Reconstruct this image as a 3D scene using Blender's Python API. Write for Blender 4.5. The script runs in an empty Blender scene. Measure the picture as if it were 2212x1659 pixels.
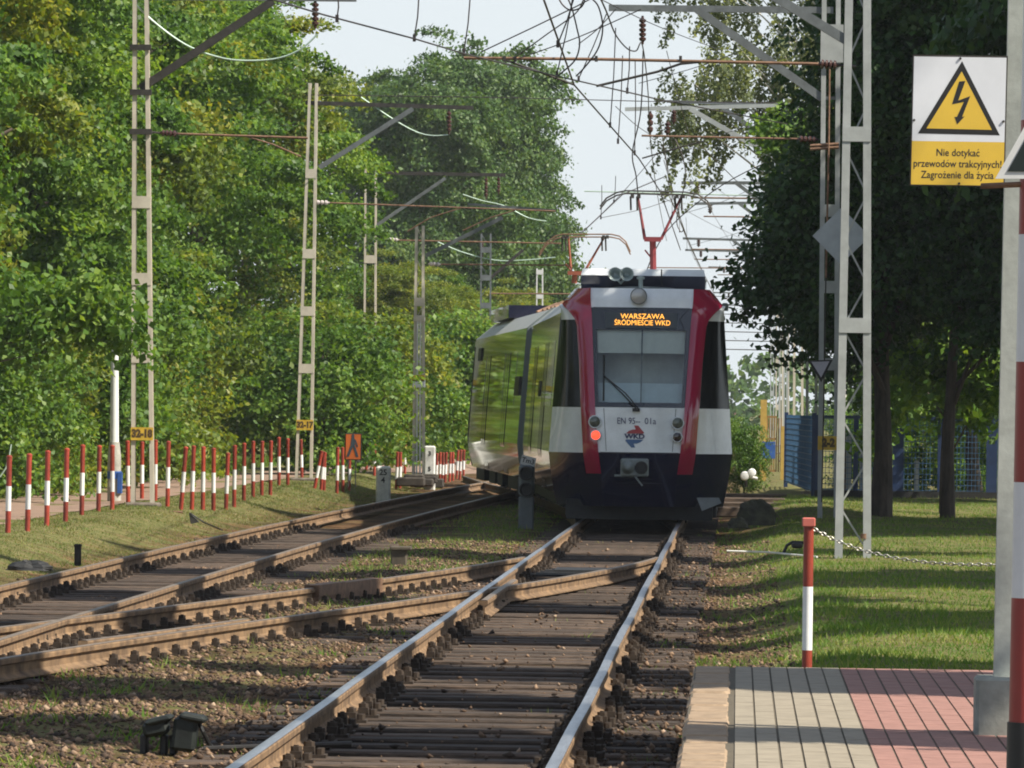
import bpy, math, random
import numpy as np
from mathutils import Vector, Matrix

R = math.radians
rng = np.random.default_rng(7)
random.seed(7)
SC = bpy.context.scene
COL = SC.collection

# ------------------------------------------------------------------ camera
CAMZ = 1.73
FPX = 6000.0                      # focal length in pixels of a 1024 wide picture
YAW, PITCH, ROLL = R(2.160), R(0.2125), R(0.75)
cd = bpy.data.cameras.new('camera')
cd.sensor_width = 36.0
cd.lens = 36.0 * FPX / 1024.0
cd.clip_start = 0.5
cd.clip_end = 6000
cam = bpy.data.objects.new('camera', cd)
COL.objects.link(cam)
CM = Matrix.Rotation(YAW, 3, 'Z') @ Matrix.Rotation(math.pi / 2 + PITCH, 3, 'X') @ Matrix.Rotation(ROLL, 3, 'Z')
cam.matrix_world = Matrix.Translation((0, 0, CAMZ)) @ CM.to_4x4()
SC.camera = cam

# ------------------------------------------------------------------ sky and sun
SUN_EL, SUN_AZ = R(46), R(-20)    # azimuth measured from +X towards +Y
sdir = Vector((math.cos(SUN_EL) * math.cos(SUN_AZ), math.cos(SUN_EL) * math.sin(SUN_AZ), math.sin(SUN_EL)))
w = bpy.data.worlds.new('World')
SC.world = w
w.use_nodes = True
nt = w.node_tree
nt.nodes.clear()
sky = nt.nodes.new('ShaderNodeTexSky')
sky.sky_type = 'NISHITA'
sky.sun_disc = False
sky.sun_elevation = SUN_EL
sky.sun_rotation = math.pi / 2 - SUN_AZ
sky.air_density = 1.0
sky.dust_density = 1.0
sky.ozone_density = 1.0
bg = nt.nodes.new('ShaderNodeBackground')
bg.inputs['Strength'].default_value = 0.072
wo = nt.nodes.new('ShaderNodeOutputWorld')
# thin white summer cloud veil that thickens towards the horizon, over the sky texture
wtc = nt.nodes.new('ShaderNodeTexCoord')
wsx = nt.nodes.new('ShaderNodeSeparateXYZ')
nt.links.new(wtc.outputs['Generated'], wsx.inputs[0])
wmr = nt.nodes.new('ShaderNodeMapRange')
wmr.inputs[1].default_value, wmr.inputs[2].default_value = 0.07, 0.26
wmr.inputs[3].default_value, wmr.inputs[4].default_value = 0.92, 0.22
nt.links.new(wsx.outputs[2], wmr.inputs[0])
wmx = nt.nodes.new('ShaderNodeMixRGB')
wmx.inputs[2].default_value = (6.7, 7.25, 7.6, 1)
nt.links.new(wmr.outputs[0], wmx.inputs[0])
nt.links.new(sky.outputs[0], wmx.inputs[1])
nt.links.new(wmx.outputs[0], bg.inputs[0])
nt.links.new(bg.outputs[0], wo.inputs[0])
ld = bpy.data.lights.new('sun', 'SUN')
ld.energy = 4.8
ld.angle = R(0.53)
ld.color = (1.0, 0.93, 0.80)
sun = bpy.data.objects.new('sun', ld)
COL.objects.link(sun)
sun.rotation_euler = sdir.to_track_quat('Z', 'Y').to_euler()
SC.view_settings.view_transform = 'Standard'
SC.view_settings.look = 'None'
SC.view_settings.gamma = 1.0
SC.view_settings.exposure = 0.78
SC.cycles.filter_width = 1.9
SC.cycles.max_bounces = 6
SC.cycles.transparent_max_bounces = 8
SC.cycles.volume_bounces = 0

# ------------------------------------------------------------------ measuring helpers
PXW = 2212.0                      # the photograph was measured on a 2212 pixel wide view


def ray(x, y):
    k = 1024.0 / PXW
    return CM @ Vector(((x * k - 512) / FPX, (384 - y * k) / FPX, -1.0))


def W(x, y, Y):
    d = ray(x, y)
    return Vector((0, 0, CAMZ)) + d * (Y / d.y)


def G(x, y, z):
    d = ray(x, y)
    return Vector((0, 0, CAMZ)) + d * ((z - CAMZ) / d.z)


def sst(a, b, x):
    t = np.clip((x - a) / (b - a), 0, 1)
    return t * t * (3 - 2 * t)


def gz(X, Y):
    X = np.asarray(X, float)
    Y = np.asarray(Y, float)
    z = -0.215 + 0.295 * sst(-7.4, -9.0, X) + 0.18 * sst(-0.1, 0.9, X)
    z = z + 0.16 * np.exp(-((X - 1.3) / 0.9) ** 2 - ((Y - 104) / 10.0) ** 2)
    z = z + 0.05 * np.exp(-((X + 3.9) / 0.9) ** 2)
    amp = 0.02
    z = z + amp * (np.sin(1.7 * X + 0.31 * Y) * np.cos(0.9 * Y - 0.7 * X) + 0.5 * np.sin(4.1 * X + 1.3) * np.sin(2.3 * Y))
    return z


# ------------------------------------------------------------------ materials
def nodes_of(m):
    m.use_nodes = True
    t = m.node_tree
    b = next(n for n in t.nodes if n.type == 'BSDF_PRINCIPLED')
    return t, b


MATS = {}


def M(name, col, rough=0.6, metal=0.0, var=0.15, scale=6.0, bump=0.0, coat=0.0, emit=None, estr=0.0, col2=None, spec=0.5, stretch=None, detail=6):
    if name in MATS:
        return MATS[name]
    m = bpy.data.materials.new(name)
    t, b = nodes_of(m)
    b.inputs['Roughness'].default_value = rough
    b.inputs['Metallic'].default_value = metal
    b.inputs['Coat Weight'].default_value = coat
    b.inputs['Coat Roughness'].default_value = 0.03
    b.inputs['Specular IOR Level'].default_value = spec
    if var > 0 or col2:
        tc = t.nodes.new('ShaderNodeTexCoord')
        mp = t.nodes.new('ShaderNodeMapping')
        if stretch:
            mp.inputs['Scale'].default_value = stretch
        no = t.nodes.new('ShaderNodeTexNoise')
        no.inputs['Scale'].default_value = scale
        no.inputs['Detail'].default_value = detail
        no.inputs['Roughness'].default_value = 0.65
        rp = t.nodes.new('ShaderNodeValToRGB')
        a = [c * (1 - var) for c in col]
        c2 = col2 if col2 else [min(1, c * (1 + var)) for c in col]
        rp.color_ramp.elements[0].position = 0.35
        rp.color_ramp.elements[1].position = 0.65
        rp.color_ramp.elements[0].color = (*a, 1)
        rp.color_ramp.elements[1].color = (*c2, 1)
        t.links.new(tc.outputs['Object'], mp.inputs[0])
        t.links.new(mp.outputs[0], no.inputs['Vector'])
        t.links.new(no.outputs[0], rp.inputs[0])
        t.links.new(rp.outputs[0], b.inputs['Base Color'])
        if bump:
            bp = t.nodes.new('ShaderNodeBump')
            bp.inputs['Strength'].default_value = bump
            bp.inputs['Distance'].default_value = 0.02
            t.links.new(no.outputs[0], bp.inputs['Height'])
            t.links.new(bp.outputs[0], b.inputs['Normal'])
    else:
        b.inputs['Base Color'].default_value = (*col, 1)
    if emit:
        b.inputs['Emission Color'].default_value = (*emit, 1)
        b.inputs['Emission Strength'].default_value = estr
    MATS[name] = m
    return m


def leaf_mat(name, dark, mid, light, trans=0.35, rough=0.5):
    m = bpy.data.materials.new(name)
    t, b = nodes_of(m)
    out = next(n for n in t.nodes if n.type == 'OUTPUT_MATERIAL')
    geo = t.nodes.new('ShaderNodeNewGeometry')
    tc = t.nodes.new('ShaderNodeTexCoord')
    no = t.nodes.new('ShaderNodeTexNoise')
    no.inputs['Scale'].default_value = 0.55
    no.inputs['Detail'].default_value = 3
    ad = t.nodes.new('ShaderNodeMath')
    ad.operation = 'MULTIPLY_ADD'
    ad.inputs[1].default_value = 0.45
    s2 = t.nodes.new('ShaderNodeMath')
    s2.operation = 'MULTIPLY_ADD'
    s2.inputs[1].default_value = 1.1
    s2.inputs[2].default_value = -0.27
    rp = t.nodes.new('ShaderNodeValToRGB')
    e = rp.color_ramp.elements
    e[0].position = 0.08
    e[0].color = (*dark, 1)
    e[1].position = 0.92
    e[1].color = (*light, 1)
    k = e.new(0.5)
    k.color = (*mid, 1)
    t.links.new(tc.outputs['Object'], no.inputs['Vector'])
    t.links.new(no.outputs[0], s2.inputs[0])
    t.links.new(geo.outputs['Random Per Island'], ad.inputs[0])
    t.links.new(s2.outputs[0], ad.inputs[2])
    t.links.new(ad.outputs[0], rp.inputs[0])
    t.links.new(rp.outputs[0], b.inputs['Base Color'])
    b.inputs['Roughness'].default_value = rough
    b.inputs['Specular IOR Level'].default_value = 0.35
    tr = t.nodes.new('ShaderNodeBsdfTranslucent')
    hs = t.nodes.new('ShaderNodeMixRGB')
    hs.blend_type = 'MULTIPLY'
    hs.inputs[0].default_value = 1.0
    hs.inputs[2].default_value = (1.7, 1.6, 0.6, 1)
    t.links.new(rp.outputs[0], hs.inputs[1])
    t.links.new(hs.outputs[0], tr.inputs[0])
    mx = t.nodes.new('ShaderNodeMixShader')
    mx.inputs[0].default_value = trans
    t.links.new(b.outputs[0], mx.inputs[1])
    t.links.new(tr.outputs[0], mx.inputs[2])
    t.links.new(mx.outputs[0], out.inputs[0])
    return m


# ------------------------------------------------------------------ mesh builder
class MB:
    def __init__(s):
        s.v = []
        s.f = []

    def add(s, vs, fs):
        n = len(s.v)
        s.v += [tuple(v) for v in vs]
        s.f += [tuple(i + n for i in f) for f in fs]
        return s

    def box(s, c, d, rot=None):
        hx, hy, hz = d[0] / 2, d[1] / 2, d[2] / 2
        vs = [Vector((sx * hx, sy * hy, sz * hz)) for sz in (-1, 1) for sy in (-1, 1) for sx in (-1, 1)]
        if rot is not None:
            vs = [rot @ v for v in vs]
        c = Vector(c)
        return s.add([v + c for v in vs], [(0, 2, 3, 1), (4, 5, 7, 6), (0, 1, 5, 4), (2, 6, 7, 3), (0, 4, 6, 2), (1, 3, 7, 5)])

    def bbox(s, c, d, b, rot=None):
        # box with chamfered vertical and horizontal edges
        hx, hy, hz = d[0] / 2, d[1] / 2, d[2] / 2
        def ring(x, y, bb):
            return [(-x + bb, -y), (x - bb, -y), (x, -y + bb), (x, y - bb), (x - bb, y), (-x + bb, y), (-x, y - bb), (-x, -y + bb)]
        lv = [(-hz, hx - b, hy - b), (-hz + b, hx, hy), (hz - b, hx, hy), (hz, hx - b, hy - b)]
        vs = []
        for z, x, y in lv:
            vs += [Vector((p[0], p[1], z)) for p in ring(x, y, b)]
        fs = [tuple(range(7, -1, -1)), tuple(range(24, 32))]
        for k in range(3):
            for i in range(8):
                j = (i + 1) % 8
                fs.append((k * 8 + i, k * 8 + j, k * 8 + 8 + j, k * 8 + 8 + i))
        if rot is not None:
            vs = [rot @ v for v in vs]
        c = Vector(c)
        return s.add([v + c for v in vs], fs)

    def cyl(s, p0, p1, r0, r1=None, n=10, cap=True):
        r1 = r0 if r1 is None else r1
        p0, p1 = Vector(p0), Vector(p1)
        d = (p1 - p0).normalized()
        a = d.cross(Vector((0, 0, 1)))
        if a.length < 1e-4:
            a = Vector((1, 0, 0))
        a.normalize()
        b = d.cross(a)
        vs = []
        for p, r in ((p0, r0), (p1, r1)):
            for i in range(n):
                t = 2 * math.pi * i / n
                vs.append(p + a * (r * math.cos(t)) + b * (r * math.sin(t)))
        fs = [(i, i + n, (i + 1) % n + n, (i + 1) % n) for i in range(n)]
        if cap:
            fs += [tuple(range(n)), tuple(range(2 * n - 1, n - 1, -1))]
        return s.add(vs, fs)

    def beam(s, p0, p1, wd, ht, up=(0, 0, 1)):
        p0, p1 = Vector(p0), Vector(p1)
        d = (p1 - p0).normalized()
        up = Vector(up)
        a = d.cross(up)
        if a.length < 1e-4:
            a = Vector((1, 0, 0))
        a.normalize()
        b = a.cross(d)
        vs = []
        for p in (p0, p1):
            for sa, sb in ((-1, -1), (1, -1), (1, 1), (-1, 1)):
                vs.append(p + a * (sa * wd / 2) + b * (sb * ht / 2))
        return s.add(vs, [(0, 1, 2, 3), (7, 6, 5, 4), (0, 4, 5, 1), (1, 5, 6, 2), (2, 6, 7, 3), (3, 7, 4, 0)])

    def tube(s, pts, r, n=6):
        pts = [Vector(p) for p in pts]
        vs = []
        pa = None
        for i, p in enumerate(pts):
            d = (pts[min(i + 1, len(pts) - 1)] - pts[max(i - 1, 0)]).normalized()
            if pa is None:
                a = d.cross(Vector((0, 0, 1)))
                if a.length < 1e-3:
                    a = Vector((1, 0, 0))
            else:
                a = pa - d * pa.dot(d)
            a.normalize()
            pa = a
            b = d.cross(a)
            rr = r[i] if isinstance(r, (list, tuple)) else r
            for k in range(n):
                t = 2 * math.pi * k / n
                vs.append(p + a * (rr * math.cos(t)) + b * (rr * math.sin(t)))
        fs = []
        for i in range(len(pts) - 1):
            for k in range(n):
                fs.append((i * n + k, (i + 1) * n + k, (i + 1) * n + (k + 1) % n, i * n + (k + 1) % n))
        m = len(pts) - 1
        fs += [tuple(range(n)), tuple(range(m * n + n - 1, m * n - 1, -1))]
        return s.add(vs, fs)

    def lathe(s, base, axis, prof, n=14):
        base = Vector(base)
        d = Vector(axis).normalized()
        a = d.cross(Vector((0, 0, 1)))
        if a.length < 1e-4:
            a = Vector((1, 0, 0))
        a.normalize()
        b = d.cross(a)
        vs = []
        for h, r in prof:
            for i in range(n):
                t = 2 * math.pi * i / n
                vs.append(base + d * h + a * (r * math.cos(t)) + b * (r * math.sin(t)))
        fs = []
        for k in range(len(prof) - 1):
            for i in range(n):
                j = (i + 1) % n
                fs.append((k * n + i, (k + 1) * n + i, (k + 1) * n + j, k * n + j))
        q = (len(prof) - 1) * n
        fs += [tuple(range(n)), tuple(range(q + n - 1, q - 1, -1))]
        return s.add(vs, fs)

    def prism(s, poly, ext):
        # poly: list of 3d points (planar), ext: vector
        n = len(poly)
        e = Vector(ext)
        vs = [Vector(p) for p in poly] + [Vector(p) + e for p in poly]
        fs = [tuple(range(n)), tuple(range(2 * n - 1, n - 1, -1))]
        for i in range(n):
            j = (i + 1) % n
            fs.append((i, i + n, j + n, j))
        return s.add(vs, fs)

    def build(s, name, mat, parent=None, origin=None, smooth=False):
        o3 = Vector((0, 0, 0))
        if parent is not None:
            o3 = wloc(parent)
        elif origin is not None:
            o3 = Vector(origin)
        me = bpy.data.meshes.new(name)
        me.from_pydata([(v[0] - o3.x, v[1] - o3.y, v[2] - o3.z) for v in s.v], [], s.f)
        import bmesh
        bm = bmesh.new()
        bm.from_mesh(me)
        bmesh.ops.recalc_face_normals(bm, faces=bm.faces)
        bm.to_mesh(me)
        bm.free()
        if smooth:
            me.polygons.foreach_set('use_smooth', [True] * len(me.polygons))
            try:
                me.set_sharp_from_angle(angle=R(35))
            except Exception:
                pass
        me.materials.append(mat)
        o = bpy.data.objects.new(name, me)
        COL.objects.link(o)
        if parent is not None:
            o.parent = parent
        elif origin is not None:
            o.location = o3
        return o


def wloc(o):
    v = Vector((0, 0, 0))
    while o is not None:
        v = v + o.location
        o = o.parent
    return v


def tag(o, label=None, cat=None, group=None, kind=None):
    if label:
        o['label'] = label
    if cat:
        o['category'] = cat
    if group:
        o['group'] = group
    if kind:
        o['kind'] = kind
    return o


def thing(name, label, cat, loc=(0, 0, 0), group=None):
    o = bpy.data.objects.new(name, None)
    o.empty_display_size = 0.2
    COL.objects.link(o)
    o.location = loc
    return tag(o, label, cat, group)


def copy_tree(o, parent=None):
    c = o.copy()
    COL.objects.link(c)
    if parent is not None:
        c.parent = parent
    for ch in [x for x in o.children]:
        copy_tree(ch, c)
    return c


def np_mesh(name, verts, nper, mat):
    """verts (N,nper,3) -> mesh of N separate faces with nper corners"""
    n = len(verts)
    me = bpy.data.meshes.new(name)
    me.vertices.add(n * nper)
    me.vertices.foreach_set('co', np.ascontiguousarray(verts, dtype=np.float32).ravel())
    me.loops.add(n * nper)
    me.loops.foreach_set('vertex_index', np.arange(n * nper, dtype=np.int32))
    me.polygons.add(n)
    me.polygons.foreach_set('loop_start', np.arange(0, n * nper, nper, dtype=np.int32))
    me.polygons.foreach_set('loop_total', np.full(n, nper, dtype=np.int32))
    me.update(calc_edges=True)
    me.materials.append(mat)
    return me


def text_mb(body, size, origin, ux, uz, ext, align='CENTER', bold=0.0, xs=1.0):
    """lettering as real thin geometry: origin + ux*x + uz*y, raised along ext"""
    cu = bpy.data.curves.new('lettering', 'FONT')
    cu.body = body
    cu.size = size
    cu.align_x = align
    cu.align_y = 'CENTER'
    cu.offset = bold
    cu.resolution_u = 3
    ob = bpy.data.objects.new('lettering', cu)
    COL.objects.link(ob)
    dg = bpy.context.evaluated_depsgraph_get()
    me = bpy.data.meshes.new_from_object(ob.evaluated_get(dg))
    mb = MB()
    ux, uz, ext, origin = Vector(ux), Vector(uz), Vector(ext), Vector(origin)
    vs = [origin + ux * (v.co.x * xs) + uz * v.co.y + ext for v in me.vertices]
    mb.add(vs, [tuple(p.vertices) for p in me.polygons])
    bpy.data.objects.remove(ob)
    bpy.data.curves.remove(cu)
    bpy.data.meshes.remove(me)
    return mb


ACC = {'ż': ('z', 'dot'), 'Ś': ('S', 'acute'), 'Ó': ('O', 'acute'), 'ś': ('s', 'acute'), 'ó': ('o', 'acute'), 'ć': ('c', 'acute')}


def text_acc(body, size, origin, ux, uz, ext, bold=0.0, xs=1.0, width=None):
    plain = ''.join(ACC.get(c, (c,))[0] for c in body)
    X, Z = Vector((1, 0, 0)), Vector((0, 0, 1))
    def span(t):
        m_ = text_mb(t, size, (0, 0, 0), X, Z, (0, 0, 0), align='LEFT')
        return max(v[0] for v in m_.v) if m_.v else 0
    tot = span(plain)
    if width:
        xs = width / tot
    mb = text_mb(plain, size, origin, ux, uz, ext, bold=bold, xs=xs)
    ux, uz, ext, origin = Vector(ux), Vector(uz), Vector(ext), Vector(origin)
    for i, c in enumerate(body):
        if c in ACC:
            b_ = span(plain[:i + 1])
            one = span(plain[i])
            x = (b_ - one * .5 - tot / 2) * xs
            cap = c.isupper()
            y0 = size * (.40 if cap else .28)
            w_, h_ = size * .05, size * .07
            if ACC[c][1] == 'dot':
                P = [(-w_, 0), (w_, 0), (w_, 2 * w_), (-w_, 2 * w_)]
            else:
                P = [(-w_ * .9, 0), (w_ * .2, 0), (w_ * 2.2, h_ * 1.9), (w_ * .4, h_ * 1.9)]
            mb.add([origin + ux * (x + a) + uz * (y0 + q) + ext for a, q in P], [(0, 1, 2, 3)])
    return mb


ORD = ['first', 'second', 'third', 'fourth', 'fifth', 'sixth', 'seventh', 'eighth', 'ninth', 'tenth', 'eleventh', 'twelfth',
       'thirteenth', 'fourteenth', 'fifteenth', 'sixteenth', 'seventeenth', 'eighteenth', 'nineteenth', 'twentieth',
       'twenty-first', 'twenty-second', 'twenty-third', 'twenty-fourth', 'twenty-fifth', 'twenty-sixth', 'twenty-seventh',
       'twenty-eighth', 'twenty-ninth', 'thirtieth', 'thirty-first', 'thirty-second', 'thirty-third', 'thirty-fourth',
       'thirty-fifth', 'thirty-sixth', 'thirty-seventh', 'thirty-eighth', 'thirty-ninth', 'fortieth', 'forty-first',
       'forty-second', 'forty-third', 'forty-fourth', 'forty-fifth', 'forty-sixth', 'forty-seventh', 'forty-eighth']

# common materials
m_galv = M('weathered_grey_paint', (0.37, 0.39, 0.385), 0.55, 0.0, 0.14, 3.0)
m_cream = M('aged_cream_paint', (0.56, 0.51, 0.42), 0.6, 0.0, 0.15, 2.5)
m_darkst = M('dark_steel', (0.05, 0.045, 0.04), 0.55, 0.3, 0.3, 8)
m_greyst = M('grey_steel_beam', (0.15, 0.165, 0.17), 0.5, 0.2, 0.2, 5)
m_rust = M('rusty_tube', (0.20, 0.115, 0.07), 0.7, 0.2, 0.35, 10)
m_ins = M('brown_porcelain', (0.07, 0.035, 0.03), 0.2, 0.0, 0.1, 10)
m_insw = M('pale_porcelain', (0.5, 0.45, 0.43), 0.3, 0.0, 0.1, 10)
m_wire = M('oxidised_copper_wire', (0.06, 0.05, 0.05), 0.5, 0.5, 0.2, 3)
m_pwire = M('pale_green_cable', (0.42, 0.55, 0.46), 0.5, 0.2, 0.15, 3)
m_red = M('faded_red_paint', (0.31, 0.043, 0.022), 0.5, 0, 0.2, 9)
m_white = M('white_paint', (0.78, 0.78, 0.77), 0.5, 0, 0.07, 9)


def per_object(m, lo, hi):
    t, b = nodes_of(m)
    src = b.inputs['Base Color'].links[0].from_socket
    oi = t.nodes.new('ShaderNodeObjectInfo')
    mr = t.nodes.new('ShaderNodeMapRange')
    mr.inputs[3].default_value, mr.inputs[4].default_value = lo, hi
    mx = t.nodes.new('ShaderNodeMixRGB')
    mx.blend_type = 'MULTIPLY'
    mx.inputs[0].default_value = 1
    t.links.new(oi.outputs['Random'], mr.inputs[0])
    t.links.new(src, mx.inputs[1])
    t.links.new(mr.outputs[0], mx.inputs[2])
    t.links.new(mx.outputs[0], b.inputs['Base Color'])


per_object(m_red, .6, 1.15)
per_object(m_white, .78, 1.05)
m_yel = M('yellow_plate', (0.62, 0.40, 0.04), 0.5, 0, 0.15, 9)
m_blk = M('black_paint', (0.012, 0.012, 0.012), 0.5, 0, 0.2, 9)
m_conc = M('concrete', (0.36, 0.35, 0.31), 0.85, 0, 0.22, 7, 0.3)
m_oldc = M('dirty_old_concrete', (0.15, 0.125, 0.10), 0.9, 0, 0.3, 7, 0.3)
m_dirtdark = M('oily_dark_iron', (0.022, 0.022, 0.022), 0.6, 0.2, 0.4, 12)

# ------------------------------------------------------------------ ground
def mat_ground():
    m = bpy.data.materials.new('ballast_and_turf')
    t, b = nodes_of(m)
    b.inputs['Roughness'].default_value = 0.95
    b.inputs['Specular IOR Level'].default_value = 0.1
    tc = t.nodes.new('ShaderNodeTexCoord')
    sx = t.nodes.new('ShaderNodeSeparateXYZ')
    t.links.new(tc.outputs['Object'], sx.inputs[0])

    def noise(sc, det=6, rough=0.6):
        n = t.nodes.new('ShaderNodeTexNoise')
        n.inputs['Scale'].default_value = sc
        n.inputs['Detail'].default_value = det
        n.inputs['Roughness'].default_value = rough
        t.links.new(tc.outputs['Object'], n.inputs['Vector'])
        return n.outputs[0]

    def ramp(src, stops):
        r = t.nodes.new('ShaderNodeValToRGB')
        e = r.color_ramp.elements
        e[0].position, e[0].color = stops[0][0], (*stops[0][1], 1)
        e[1].position, e[1].color = stops[-1][0], (*stops[-1][1], 1)
        for p, c in stops[1:-1]:
            k = e.new(p)
            k.color = (*c, 1)
        t.links.new(src, r.inputs[0])
        return r.outputs[0]

    def mrange(src, a, b_, c, d):
        n = t.nodes.new('ShaderNodeMapRange')
        n.inputs[1].default_value, n.inputs[2].default_value = a, b_
        n.inputs[3].default_value, n.inputs[4].default_value = c, d
        t.links.new(src, n.inputs[0])
        return n.outputs[0]

    def math_(op, a, b_):
        n = t.nodes.new('ShaderNodeMath')
        n.operation = op
        for i, q in enumerate((a, b_)):
            if isinstance(q, (int, float)):
                n.inputs[i].default_value = q
            else:
                t.links.new(q, n.inputs[i])
        return n.outputs[0]

    ball = ramp(noise(14, 8, 0.75), [(0.3, (0.035, 0.021, 0.012)), (0.5, (0.14, 0.08, 0.042)), (0.7, (0.30, 0.185, 0.105))])
    oil = ramp(noise(0.9, 5), [(0.4, (0.30, 0.28, 0.27)), (0.62, (1.1, 1.05, 1.0))])
    mul = t.nodes.new('ShaderNodeMixRGB')
    mul.blend_type = 'MULTIPLY'
    mul.inputs[0].default_value = 1
    t.links.new(ball, mul.inputs[1])
    t.links.new(oil, mul.inputs[2])
    turf = ramp(noise(5, 8, 0.75), [(0.3, (0.05, 0.08, 0.016)), (0.5, (0.14, 0.14, 0.05)), (0.68, (0.27, 0.20, 0.11))])
    left = mrange(sx.outputs[0], -7.3, -8.3, 0, 1)
    right = mrange(sx.outputs[0], -0.3, 0.5, 0, 1)
    isl = math_('MULTIPLY', mrange(sx.outputs[0], -4.7, -4.0, 0, 0.55), mrange(sx.outputs[0], -2.9, -3.3, 0, 1))
    mask = math_('MAXIMUM', math_('MAXIMUM', left, right), isl)
    mask = math_('ADD', mask, mrange(noise(1.6, 5), 0.35, 0.65, -0.45, 0.45))
    cl = t.nodes.new('ShaderNodeClamp')
    t.links.new(mask, cl.inputs[0])
    mx = t.nodes.new('ShaderNodeMixRGB')
    t.links.new(cl.outputs[0], mx.inputs[0])
    t.links.new(mul.outputs[0], mx.inputs[1])
    t.links.new(turf, mx.inputs[2])
    t.links.new(mx.outputs[0], b.inputs['Base Color'])
    bp = t.nodes.new('ShaderNodeBump')
    bp.inputs['Strength'].default_value = 0.7
    bp.inputs['Distance'].default_value = 0.04
    t.links.new(noise(18, 8, 0.7), bp.inputs['Height'])
    t.links.new(bp.outputs[0], b.inputs['Normal'])
    return m


m_ground = mat_ground()
xs = np.concatenate([[-3000, -900, -250, -90, -45, -28, -20], np.arange(-16, 10.01, 0.25), [12, 16, 24, 45, 90, 250, 900, 3000]])
ys = np.concatenate([[-400, -60, 0, 12], np.arange(20, 150.01, 0.5), np.arange(152, 200, 4), [210, 240, 300, 400, 600, 1000, 2000, 4500]])
XX, YY = np.meshgrid(xs, ys)
ZZ = gz(XX, YY)
nv = np.stack([XX, YY, ZZ], -1).reshape(-1, 3)
nx, ny = len(xs), len(ys)
idx = np.arange(nx * ny).reshape(ny, nx)
q = np.stack([idx[:-1, :-1], idx[:-1, 1:], idx[1:, 1:], idx[1:, :-1]], -1).reshape(-1, 4)
me = bpy.data.meshes.new('ground')
me.from_pydata(nv.tolist(), [], q.tolist())
me.materials.append(m_ground)
me.polygons.foreach_set('use_smooth', [True] * len(me.polygons))
gro = bpy.data.objects.new('ground', me)
COL.objects.link(gro)
tag(gro, kind='structure')

# foot path behind the bollards
m_path = M('pinkish_path_asphalt', (0.25, 0.165, 0.12), 0.9, 0, 0.18, 3, 0.2)
mb = MB()
pl = [(45, -12.4, -9.75), (70, -12.2, -9.7), (90, -12.1, -9.75), (110, -12.3, -9.9), (125, -12.2, -9.9), (140, -11.6, -9.2), (170, -9.4, -7.4), (210, -7.4, -5.6)]
yy = np.arange(45, 211, 2.5)
xl = np.interp(yy, [p[0] for p in pl], [p[1] for p in pl])
xr = np.interp(yy, [p[0] for p in pl], [p[2] for p in pl])
vs, fs = [], []
NP_ = 11
for i, y in enumerate(yy):
    for k in range(NP_):
        x = xl[i] + (xr[i] - xl[i]) * k / (NP_ - 1)
        vs.append((x, y, float(gz(x, y)) + 0.012))
for i in range(len(yy) - 1):
    for k in range(NP_ - 1):
        a = i * NP_ + k
        fs.append((a, a + 1, a + NP_ + 1, a + NP_))
mb.add(vs, fs)
tag(mb.build('path', m_path, smooth=True), kind='structure')

# ------------------------------------------------------------------ platform
PZ, PY = 0.24, 34.5
def mat_paver(name, c, warm):
    m = bpy.data.materials.new(name)
    t, b = nodes_of(m)
    b.inputs['Roughness'].default_value = 0.85
    tc = t.nodes.new('ShaderNodeTexCoord')
    br = t.nodes.new('ShaderNodeTexBrick')
    br.offset = 0.0
    br.inputs['Color1'].default_value = (*c, 1)
    br.inputs['Color2'].default_value = (*[q * 0.86 for q in c], 1)
    br.inputs['Mortar'].default_value = (0.10, 0.085, 0.06, 1)
    br.inputs['Scale'].default_value = 1.0
    br.inputs['Mortar Size'].default_value = 0.0045
    br.inputs['Brick Width'].default_value = 0.2
    br.inputs['Row Height'].default_value = 0.2
    no = t.nodes.new('ShaderNodeTexNoise')
    no.inputs['Scale'].default_value = 6
    no.inputs['Detail'].default_value = 8
    rp = t.nodes.new('ShaderNodeValToRGB')
    rp.color_ramp.elements[0].color = (0.7, 0.7, 0.7, 1)
    rp.color_ramp.elements[1].color = (1.1, 1.08, 1.05, 1)
    rp.color_ramp.elements[0].position = 0.3
    rp.color_ramp.elements[1].position = 0.7
    mx = t.nodes.new('ShaderNodeMixRGB')
    mx.blend_type = 'MULTIPLY'
    mx.inputs[0].default_value = 1
    t.links.new(tc.outputs['Object'], br.inputs['Vector'])
    t.links.new(tc.outputs['Object'], no.inputs['Vector'])
    t.links.new(no.outputs[0], rp.inputs[0])
    t.links.new(br.outputs[0], mx.inputs[1])
    t.links.new(rp.outputs[0], mx.inputs[2])
    t.links.new(mx.outputs[0], b.inputs['Base Color'])
    return m


m_pg = mat_paver('grey_pavers', (0.36, 0.345, 0.30), 0)
m_pr = mat_paver('red_pavers', (0.43, 0.235, 0.20), 0)
m_edge = M('pale_edge_stone', (0.30, 0.215, 0.14), 0.85, 0, 0.2, 9, 0.4)
m_mort = M('dark_joint_soil', (0.10, 0.083, 0.056), 0.95, 0, 0.3, 20)
XE = -0.235
mb = MB()
mb.box((3.0 + XE / 2, 17.25, PZ / 2 - 0.22 + 0.0135), (6.0 - XE - 0.02, PY - 0.02, PZ + 0.427))
pf = mb.build('platform', m_mort)
tag(pf, kind='structure')


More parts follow.
